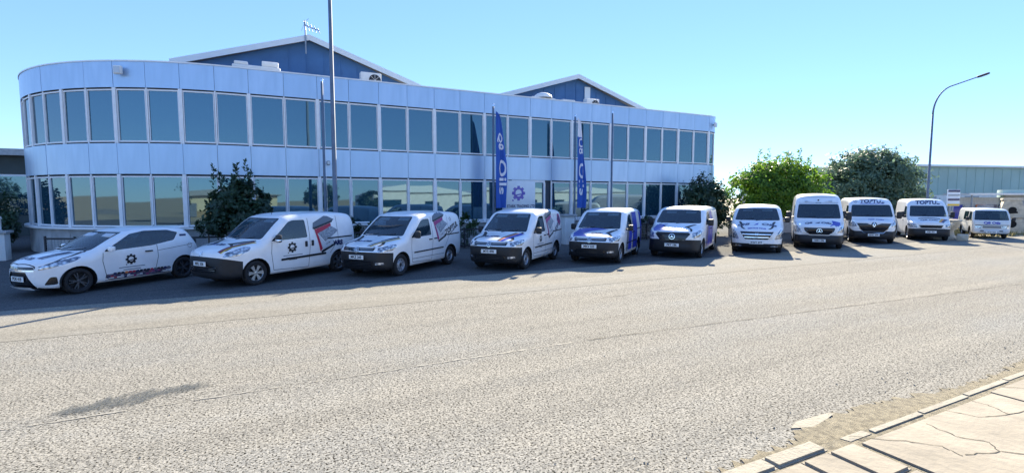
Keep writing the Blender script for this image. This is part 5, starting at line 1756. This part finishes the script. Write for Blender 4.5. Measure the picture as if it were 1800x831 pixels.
v.seam([(1.16, 1.12), (1.14, .9), (1.24, .4), (2.1, .34)]); v.seam([(2.14, 1.85), (2.16, .9), (2.12, .34)])
v.mirrors(1.24, 1.28, .20, .30, 'black_plastic', .09)
v.wipers(1.25, .78); v.handle(2.04, 1.0, .18)
v.interior(1.72, .70, 2.0, .92, 1.0, 1.2, bulkhead=2.3)

v.root.scale = (0.88, 0.88, 1.0)
# ---- 11 old flat-fronted minivan
v = Vehicle('old_minibus', 'old pale flat fronted minibus with one wide windscreen at the right end of the row', 'minibus', CABOVER, centre_from_nose((34.2, 11.95), R(-149), CABOVER), R(-149))
v.lower('front_bumper', 'silver_paint', .50, .30, .50)
v.cut('windscreen', 'car_glass', rounded([(-.76, .99), (.76, .99), (.68, 1.48), (-.68, 1.48)], .05), 'front', thr=.1, inset=.006)
v.sides('side_window', 'car_glass', rounded([(.36, .96), (.62, 1.42), (1.2, 1.42), (1.2, .96)], .04), thr=.3, inset=.008)
v.sides('side_window', 'car_glass', rounded([(1.34, .96), (1.34, 1.42), (2.5, 1.42), (2.5, .96)], .04), thr=.3, inset=.008)
v.cut('grille', 'black_plastic', [(-.40, .58), (.40, .58), (.40, .68), (-.40, .68)], 'front', thr=.1, inset=.008)
both_front(v, 'headlight', 'lamp_glass', rounded([(.44, .56), (.74, .56), (.74, .70), (.44, .70)], .03), thr=.08)
common(v, 'steel', .30, .18, .60)
v.decal('grille_bar', 'dark_metal', [[(-.82, .715), (.82, .715), (.82, .745), (-.82, .745)]], 'front', off=.01)
for z in (.605, .645): v.decal('grille_bar', 'silver_paint', [[(-.38, z), (.38, z), (.38, z + .012), (-.38, z + .012)]], 'front', off=.012)
for y in (-.42, .42): v.decal('bumper_slot', 'black_plastic', [[(y - .08, .40), (y + .08, .40), (y + .08, .45), (y - .08, .45)]], 'front', off=.008)
v.text('Q8 Oils', .16, 0, .84, 'decal_blue', 'front', bold=.008, sx=1.4)
v.plate('ECA 552', .36, 0, .46)
v.mirrors(.46, 1.02, .16, .20, 'black_plastic', .09)
v.wipers(1.03, .66)
v.interior(1.2, .6, 1.55, .78, .45, .98, rows=2)
v.root.scale = (.9, .9, 1.0)
# ------------------------------------------------------------------ planting
def foliage(name, blobs, n, size, mat, parent, seed, up=.3, sprigs=0):
    """leaf-sized faces spread through the volume of several uneven clumps"""
    r = random.Random(seed)
    vs = []; fs = []
    tot = sum(b[3] * b[4] * b[5] for b in blobs)
    for (cx, cy, cz, rx, ry, rz) in blobs:
        k = max(30, int(n * rx * ry * rz / tot))
        # twig clusters near the surface of the clump, with gaps between them
        nc = max(8, int(k / 55))
        cl = []
        for _ in range(nc):
            while True:
                p = Vector((r.uniform(-1, 1), r.uniform(-1, 1), r.uniform(-1, 1)))
                if .05 < p.length < 1: break
            q = p.normalized() * (p.length ** .4) * r.uniform(.80, 1.14)
            cl.append((q, r.uniform(.16, .34)))
        for _ in range(k):
            q, sp_ = r.choice(cl)
            q = q + Vector((r.gauss(0, sp_ * .5), r.gauss(0, sp_ * .5), r.gauss(0, sp_ * .45)))
            c = Vector((cx + q.x * rx, cy + q.y * ry, cz + q.z * rz))
            if c.z < .05: continue
            d = (q + Vector((r.uniform(-.9, .9), r.uniform(-.9, .9), r.uniform(-.6, .9) + up))).normalized()
            t = d.orthogonal().normalized()
            t.rotate(Quaternion(d, r.uniform(0, 6.28)))
            b = d.cross(t)
            sz = size * r.uniform(.6, 1.35)
            o = len(vs)
            vs += [c - t * sz * .42, c + b * sz * .9 * .5 + d * sz * .12 - t * sz * .0, c + t * sz * .42 + b * sz * .95, c - t * sz * .42 + b * sz * .7]
            vs[o] = c; vs[o + 1] = c + b * sz * .5 + t * sz * .28; vs[o + 2] = c + b * sz; vs[o + 3] = c + b * sz * .5 - t * sz * .28
            fs.append((o, o + 1, o + 2, o + 3))
    # shoots standing out above the outline
    for k in range(sprigs):
        b = r.choice(blobs)
        a = r.uniform(0, 6.28)
        base = Vector((b[0] + b[3] * .6 * math.cos(a), b[1] + b[4] * .6 * math.sin(a), b[2] + b[5] * .72))
        tip = base + Vector((r.uniform(-.12, .12), r.uniform(-.1, .1), r.uniform(.35, .95)))
        for q in range(34):
            c0 = base.lerp(tip, r.uniform(0, 1))
            d = Vector((r.uniform(-1, 1), r.uniform(-1, 1), r.uniform(.2, 1))).normalized()
            s_ = size * r.uniform(.6, 1.1)
            tt = d.orthogonal().normalized()
            o = len(vs)
            vs += [c0, c0 + d * s_ * .5 + tt * s_ * .25, c0 + d * s_, c0 + d * s_ * .5 - tt * s_ * .25]
            fs.append((o, o + 1, o + 2, o + 3))
    return mesh_obj(name, vs, fs, mat, parent)

def tree(name, label, cat, loc, blobs, n, size, mat, seed, trunk_r=.12, trunk_h=None, group=None, sprigs=0, spr_mat=None):
    e = empty(name, loc)
    r = random.Random(seed + 100)
    zc = min(b[2] for b in blobs)
    th = trunk_h or zc
    m = MB()
    m.tube([(0, 0, 0), (.03, .02, th * .5), (-.02, .03, th)], [trunk_r, trunk_r * .8, trunk_r * .6], 8)
    for b in blobs:
        m.tube([(0, 0, th * .7), (b[0] * .5 + r.uniform(-.1, .1), b[1] * .5, (th * .7 + b[2]) / 2 + .1), (b[0], b[1], b[2] + b[5] * .5)], [trunk_r * .5, trunk_r * .3, trunk_r * .1], 6)
    m.build('trunk', 'bark', e, smooth=True)
    foliage('crown', blobs, n, size, mat, e, seed, sprigs=sprigs)
    tag(e, label, cat, group)
    return e
# dark shrub before the facade between the first two vehicles
tree('shrub', 'dark leafy shrub in front of the facade behind the second vehicle', 'shrub', (-.85, 20.2, 0),
     [(-.40, 0, 2.0, .55, .6, .65), (.30, .1, 2.1, .62, .6, .66), (-.1, -.2, 1.5, .85, .7, .7), (.62, 0, 1.6, .48, .5, .6), (-.55, .1, 1.35, .45, .5, .5)], 6500, .16, 'leaf_dark', 1, .07, sprigs=12)
tree('shrub', 'tall dark evergreen shrub hiding the right corner of the showroom', 'shrub', (22.4, 20.4, 0),
     [(0, 0, 2.2, 1.0, 1.0, 1.2), (-.8, .1, 1.5, .8, .8, 1.0), (.7, 0, 1.7, .85, .9, 1.1), (0, -.3, 1.1, 1.3, .9, .9), (1.1, .2, 1.1, .7, .7, .9)], 11000, .17, 'leaf_dark', 2, .1, sprigs=10)
tree('bright_tree', 'sunlit yellow green bushy tree right of the showroom', 'tree', (29.6, 21.0, 0),
     [(0, 0, 3.0, 2.4, 1.8, 1.5), (-2.3, .2, 2.5, 1.5, 1.4, 1.3), (2.4, .1, 2.9, 1.6, 1.4, 1.5), (.6, -.6, 1.9, 2.6, 1.2, 1.2), (-2.6, -.4, 1.2, 1.6, 1.0, 1.0), (3.4, 0, 1.7, 1.4, 1.2, 1.2), (-.8, 0, 3.7, 1.2, 1.1, .9), (1.3, .2, 3.9, 1.1, 1.0, .8)], 26000, .20, 'leaf_bright', 3, .16, sprigs=34, spr_mat='leaf_mid')
tree('round_tree', 'large round dusty green tree behind the panel vans', 'tree', (41.8, 22.0, 0),
     [(0, 0, 3.4, 3.2, 2.6, 2.3), (-3.0, 0, 2.9, 2.2, 1.9, 1.9), (3.2, 0, 3.0, 2.6, 2.2, 1.9), (1.0, 0, 4.6, 2.4, 2.0, 1.2), (-1.4, .2, 4.4, 1.8, 1.6, 1.1), (0, -.5, 1.6, 4.2, 1.8, 1.5), (4.6, .4, 2.0, 2.2, 1.8, 1.6), (-4.0, 0, 1.6, 1.6, 1.4, 1.5)], 30000, .26, 'leaf_blue', 4, .25, sprigs=30)
tree('hedge_tree', 'dark overgrown hedge at the left end of the showroom', 'hedge', (-11.4, 28.0, 0),
     [(0, 0, 1.7, 1.7, 1.4, 1.2), (1.7, -1.3, 1.2, 1.0, 1.0, 1.1), (-1.5, .5, 1.8, 1.5, 1.3, 1.1), (-3.0, .5, 1.6, 1.6, 1.3, 1.2), (.6, -.8, .9, 1.4, 1.0, .8)], 12000, .18, 'leaf_dark', 5, .08)
# low plants in the strip before the facade
rp = random.Random(21)
PL = [(-5.6, 22.2, .9, 'leaf_dark', 'low dark bush below the left bend windows'), (-3.4, 21.2, 1.15, 'leaf_mid', 'small leafy plant behind the hatchback roof'),
      (3.0, 20.6, 1.35, 'leaf_dark', 'dark bush behind the rear of the cog emblem van'), (3.9, 20.7, 1.15, 'leaf_mid', 'small green bush right of the lamp post'),
      (5.2, 20.6, 1.2, 'leaf_dark', 'dark bush behind the slanted lettering van'), (8.1, 20.7, 1.45, 'leaf_mid', 'green bush left of the entrance flagpole'),
      (14.9, 20.5, 1.5, 'leaf_dark', 'dark bush under the flag with the pale top'), (16.9, 20.6, 1.7, 'leaf_mid', 'green bush beside the bare right flagpole'),
      (18.3, 20.6, 1.3, 'leaf_dark', 'dark low bush behind the mid size van'), (19.9, 20.6, 1.55, 'leaf_dark', 'dark bush left of the tall evergreen shrub')]
for i, (x, y, h, mt, lb) in enumerate(PL):
    tree('shrub', lb, 'shrub', (x, y, 0), [(0, 0, h * .6, .5, .42, h * .42), (.3, .1, h * .45, .4, .36, h * .34), (-.32, 0, h * .42, .4, .36, h * .34)], 1300, .13, mt, 30 + i, .03, h * .4, 'shrubs along the facade')
# clipped ball bush in a pot near the second vehicle
PT = empty('potted_ball_bush', (-1.72, 19.4, 0))
MB().lathe([(.16, 0), (.22, .3), (.25, .42), (.22, .42), (.2, .36), (.001, .36)], 16).build('pot', 'pot_clay', PT, smooth=True)
MB().tube([(0, 0, .3), (0, 0, 1.1)], .025, 6).build('stem', 'bark', PT)
foliage('crown', [(0, 0, 1.25, .34, .34, .34)], 1500, .08, 'leaf_dark', PT, 77)
tag(PT, 'round clipped bush in a clay pot behind the gap after the hatchback', 'potted plant')

# ------------------------------------------------------------------ low mesh fence along the facade
FN = empty('mesh_fence', (6, 19.9, 0))
px = -6.6
k = 0
gap = (10.2, 12.6)
while px < 19.5:
    x0, x1 = px, px + 2.0
    px += 2.03
    if x1 > gap[0] and x0 < gap[1]: continue
    yy = 19.9 + (0 if x0 > -1 else (x0 + 1) ** 2 * .055)
    y1_ = 19.9 + (0 if x1 > -1 else (x1 + 1) ** 2 * .055)
    e = bpy.data.objects.new('panel', None); link(e, FN)
    e.location = (x0 - 6, yy - 19.9, 0); e.rotation_euler = (0, 0, math.atan2(y1_ - yy, x1 - x0))
    L_ = math.hypot(x1 - x0, y1_ - yy)
    m = MB(); m.box(0, L_, -.02, .02, .80, .86); m.box(0, L_, -.02, .02, .10, .15)
    m.build('rail', 'dark_metal', e)
    MB().box(.0, .05, -.025, .025, 0, .92).build('post', 'dark_metal', e)
    m = MB()
    for q in range(1, 20): m.box(L_ * q / 20 - .004, L_ * q / 20 + .004, -.006, .006, .15, .80)
    for q in range(1, 8): m.box(.05, L_, -.005, .007, .15 + q * .08 - .004, .15 + q * .08 + .004)
    m.build('wire_mesh', 'metal_grey', e)
tag(FN, 'low dark wire mesh fence in front of the showroom plinth', 'fence')
# white boundary piers
def pier(x, y, w_, h, label, lamp=True):
    e = empty('gate_pier', (x, y, 0))
    MB().bbox((0, 0, h / 2), (w_, w_, h), .015).build('shaft', 'white_render', e, auto=True)
    MB().bbox((0, 0, h + .045), (w_ * 1.35, w_ * 1.35, .09), .015).build('cap', 'concrete_wall', e, auto=True)
    if lamp:
        MB().lathe([(.001, .5), (.10, .5), (.13, .42), (.10, .40), (.09, .06), (.12, .0), (.001, 0)], 14, 'z', (0, 0, h + .09)).build('lantern', 'unit_white', e, smooth=True)
    tag(e, label, 'pier')
pier(-8.35, 23.4, .46, .95, 'white rendered pier with a lantern at the left edge')
pier(12.75, 19.75, .52, 1.32, 'grey blue square pier beside the entrance path', False)
MB0 = None
o = MB().box(-20, -8.7, 23.3, 23.5, 0, .55).build('boundary_wall', 'white_render'); tag(o, 'low white boundary wall left of the lantern pier', 'wall')
o = MB().box(-7.0, -1.0, 21.0, 21.06, 0, .02).build('kerb_edge', 'concrete_wall'); tag(o, 'thin concrete edge strip before the left bend', 'kerb')

# shed at the far left
SH = empty('side_shed', (-16, 38, 0))
MB().box(-6, 5.0, 0, 8, 0, 4.6).build('wall', 'shed_dark', SH)
MB().box(-6.4, 5.4, -.5, 8.4, 4.62, 4.9).build('roof', 'shed_dark', SH)
MB().box(-6.42, 5.42, -.56, -.5, 4.55, 4.92).build('gutter', 'metal_grey', SH)
for x in (-3, 0.2, 3.2):
    w1 = MB().box(x - .8, x + .8, -.03, .02, 1.2, 3.4).build('window', 'facade_glass', SH)
    MB().box(x - .86, x + .86, -.05, -.03, 3.4, 3.5).build('frame', 'white_frame', w1)
tag(SH, 'dark flat roofed shed beyond the left end of the showroom', 'shed')

# ------------------------------------------------------------------ right-hand background
WH = empty('green_warehouse', (90, 44, 0))
WH.rotation_euler = (0, 0, R(-14))
MB().box(-5, 60, 0, 30, 2.6, 7.2).build('upper_cladding', 'shed_green', WH)
MB().box(-5, 60, .05, 30, 0, 2.6).build('lower_wall', 'white_render', WH)
MB().prism([(-5.4, 7.2), (60.4, 7.2), (60.4, 7.5), (-5.4, 7.5)], 'y', -.5, 30.4).build('roof_edge', 'gable_trim', WH)
for k in range(33):
    MB().box(-4.5 + k * 1.95 - .05, -4.5 + k * 1.95 + .05, -.05, 0, 2.62, 7.18).build('rib', 'shed_green', WH)
for k in range(7):
    w1 = MB().box(-3 + k * 9, 0 + k * 9, .0, .06, .3, 2.4).build('shutter_door', 'metal_grey', WH)
tag(WH, 'long pale green clad warehouse with white lower wall in the right distance', 'warehouse')

# flat canopy shelter with posts
CP = empty('canopy_shelter', (44.2, 15.6, 0)); CP.rotation_euler = (0, 0, R(-26))
MB().box(-2.5, 2.6, -1.0, 1.0, 2.36, 2.48).build('roof', 'unit_white', CP)
for x in (-2.2, 2.3):
    for y in (-.85, .85): MB().tube([(x, y, 0), (x, y, 2.36)], .05, 8).build('post', 'metal_grey', CP)
MB().box(-2.2, 2.3, .88, .93, .2, 2.2).build('back_panel', 'decal_light', CP)
for k, mt in enumerate(['decal_blue', 'decal_light', 'decal_orange', 'decal_navy', 'decal_grey']):
    MB().box(-1.9 + k * .8, -1.25 + k * .8, .80, .84, .5 + .1 * (k % 2), 1.7).build('poster', mt, CP)
tag(CP, 'flat white canopy shelter with coloured posters right of the panel vans', 'shelter')
# sign on a post
SP = empty('roadside_sign', (34.5, 13.85, 0)); SP.rotation_euler = (0, 0, R(-32))
MB().tube([(0, 0, 0), (0, 0, 1.95)], .045, 8).build('post', 'metal_grey', SP)
MB().bbox((0, -.02, 2.18), (.66, .06, .92), .02).build('board', 'sign_white', SP)
for z0, z1, mt in ((2.50, 2.62, 'decal_navy'), (2.30, 2.34, 'decal_black'), (2.02, 2.14, 'decal_navy'), (1.74, 1.84, 'decal_yellow')):
    MB().box(-.30, .30, -.062, -.054, z0, z1).build('sign_band', mt, SP)
tag(SP, 'white roadside sign with dark bands and a yellow foot', 'sign')
# stone barbecue ovens for sale
def oven(x, y, k, label, rz):
    e = empty('stone_oven', (x, y, 0)); e.rotation_euler = (0, 0, rz); e.scale = (k, k, k)
    MB().bbox((0, 0, .42), (1.0, .8, .84), .04).build('base', 'stone_cream', e, auto=True)
    MB().prism([(-.62, .85), (.62, .85), (.58, .97), (-.58, .97)], 'y', -.48, .48).build('shelf', 'stone_cream', e)
    MB().prism([(-.56, .97), (.56, .97), (.34, 1.80), (-.34, 1.80)], 'y', -.36, .36).build('hood', 'stone_cream', e)
    MB().bbox((0, 0, 1.86), (.80, .8, .12), .02).build('cap', 'stone_cream', e, auto=True)
    MB().lathe([(.001, -.375), (.17, -.375)], 14, 'y', (0, 0, 1.28)).build('fire_opening', 'soot', e)
    MB().prism([(-.2, 1.06), (.22, 1.1), (.2, 1.2), (-.16, 1.2)], 'y', -.374, -.37).build('soot_mark', 'soot', e)
    MB().lathe([(.001, -.41), (.2, -.41)], 14, 'y', (0, 0, .5)).build('wood_store', 'soot', e)
    tag(e, label, 'oven', 'stone ovens for sale')
oven(41.6, 13.75, 1.12, 'cream stone barbecue oven right of the old minibus', R(-62))
oven(43.3, 12.9, .95, 'shorter cream stone oven at the right picture edge', R(-62))
CH = empty('metal_chimney_cowl', (41.0, 14.9, 0)); CH.rotation_euler = (0, 0, R(-40))
MB().bbox((0, 0, .5), (.8, .7, 1.0), .03).build('base', 'stone_grey', CH, auto=True)
MB().prism([(-.3, 1.0), (.3, 1.0), (.42, 1.72), (-.12, 1.72)], 'y', -.3, .3).build('cowl', 'stone_grey', CH)
MB().prism([(-.5, 1.0), (-.38, .98), (-.02, 1.5), (-.12, 1.54)], 'y', -.33, -.301).build('brace', 'dark_metal', CH)
tag(CH, 'grey leaning chimney block behind the old minibus', 'chimney')
GB = empty('grey_utility_box', (46.5, 15.4, 0)); GB.rotation_euler = (0, 0, R(-50))
MB().bbox((0, 0, 1.35), (1.3, .8, 2.7), .03).build('cabinet', 'shed_green', GB, auto=True)
MB().box(-.55, .55, -.42, -.40, .2, 2.5).build('door', 'metal_grey', GB)
tag(GB, 'tall green grey cabinet behind the stone ovens', 'cabinet')
# pale stone ornaments between the last two vans
def urn(x, y, k, lb, rz=0):
    e = empty('stone_urn', (x, y, 0)); e.scale = (k, k, k)
    MB().lathe([(.001, 0), (.26, 0), (.26, .08), (.12, .14), (.10, .34), (.24, .48), (.32, .72), (.36, .80), (.30, .82), (.001, .76)], 18).build('vase', 'stone_cream', e, smooth=True)
    MB().bbox((0, 0, -.0 + .03), (.6, .6, .06), .01).build('foot', 'stone_cream', e)
    tag(e, lb, 'urn', 'stone garden ornaments')
urn(31.9, 13.1, 1.05, 'cream stone urn nearest the last panel van')
urn(32.9, 13.2, 1.25, 'tall cream stone urn close behind the old minibus')
urn(33.4, 13.9, .9, 'small cream stone urn behind the other urns')
b = MB().bbox((31.9, 12.3, .16), (.75, .45, .32), .05, Matrix.Rotation(R(20), 3, 'Z')).build('stone_block', 'stone_cream', auto=True); tag(b, 'low cream stone block on the ground beside the old minibus', 'stone')

# railing and pale wall to the right of the mid-size van
RL = empty('hand_railing', (26.4, 18.6, 0)); RL.rotation_euler = (0, 0, R(-30))
MB().tube([(-2.2, 0, .92), (2.6, 0, .92)], .04, 8).build('rail', 'dark_metal', RL)
for x in (-2.1, -.6, 1.0, 2.5): MB().tube([(x, 0, 0), (x, 0, .92)], .03, 8).build('post', 'dark_metal', RL)
tag(RL, 'dark tubular railing between two vans below the bright tree', 'railing')
o = MB().box(24.2, 40, 20.0, 20.2, 0, .95).build('low_wall', 'stone_grey'); tag(o, 'low pale wall behind the railing and vans', 'wall')
GP = empty('gas_pillar', (24.6, 18.3, 0))
MB().tube([(0, 0, 0), (0, 0, 1.35)], .06, 8).build('post', 'unit_white', GP)
MB().bbox((0, 0, 1.42), (.2, .2, .2), .06).build('head', 'unit_white', GP, auto=True)
tag(GP, 'short white post with a round head beside the railing', 'post')

# dry grass and soil mound by the ovens
rg = random.Random(9)
vs = []; fs = []
for k in range(5200):
    x = rg.uniform(35.5, 60); y = rg.uniform(12.4, 18)
    h = rg.uniform(.08, .3); a = rg.uniform(0, 6.28); wv = .02
    o_ = len(vs)
    tip = (x + rg.uniform(-.12, .12), y + rg.uniform(-.12, .12), h)
    vs += [(x - wv * math.cos(a), y - wv * math.sin(a), -.02), (x + wv * math.cos(a), y + wv * math.sin(a), -.02), tip]
    fs.append((o_, o_ + 1, o_ + 2))
tag(mesh_obj('dry_grass', vs, fs, 'dry_grass'), 'dry yellow grass on the verge beside the ovens', 'grass', kind='stuff')

# ------------------------------------------------------------------ across the street (seen in the glass)
OP = empty('opposite_warehouse', (-2, -26, 0)); OP.scale = (1, 1, .55)
MB().box(-26, 4, -14, 0, 0, 5.0).build('wall', 'cream_wall', OP)
MB().box(-26, 4, .02, .06, 0, 1.5).build('lower_wall', 'brown_wall', OP)
prof = [(-26.6, 5.0)] + [(-26.6 + 31.2 * t, 5.0 + 1.7 * math.sin(PI * t)) for t in [k / 14 for k in range(1, 14)]] + [(4.6, 5.0)]
MB().prism(prof, 'y', -14.2, .4).build('barrel_roof', 'roof_grey', OP)
for k in range(5): MB().box(-23 + k * 5.4, -20 + k * 5.4, .07, .12, .1, 3.4).build('roller_door', 'metal_grey', OP)
tag(OP, 'cream warehouse with a barrel roof across the street, seen only in the glass', 'warehouse')
OP = empty('opposite_hall', (36, -30, 0)); OP.scale = (1, 1, .55)
MB().box(-22, 26, -18, 0, 0, 5.4).build('wall', 'white_render', OP)
for j in range(3):
    prof = [(-22 + j * 16 + 16 * t, 5.4 + 2.0 * math.sin(PI * t)) for t in [k / 12 for k in range(13)]]
    MB().prism(prof, 'y', -18, .3).build('barrel_roof', 'gable_trim', OP)
for k in range(8): MB().box(-20 + k * 5.7, -17 + k * 5.7, .01, .06, 1.2, 3.2).build('window', 'facade_glass', OP)
tag(OP, 'white hall with three barrel roofs across the street, seen only in the glass', 'warehouse')
for i, (x, y, s_) in enumerate([(-34, -20, 1.3), (-20, -14, 1.0), (6, -20, 1.0), (12, -21, .8), (66, -24, 1.2)]):
    tree('street_tree', ['big dark tree across the street at the far left', 'dark tree across the street by the cream warehouse', 'tree between the two halls across the street', 'small tree before the white hall across the street', 'tree across the street beyond the white hall'][i], 'tree', (x, y, 0),
         [(0, 0, 2.6 * s_, 1.8 * s_, 1.6 * s_, 1.4 * s_), (1.0 * s_, .2, 2.0 * s_, 1.2 * s_, 1.2 * s_, 1.0 * s_), (-1.1 * s_, 0, 2.0 * s_, 1.2 * s_, 1.1 * s_, 1.0 * s_)], 3500, .3, 'leaf_dark', 60 + i, .15, group='trees across the street')
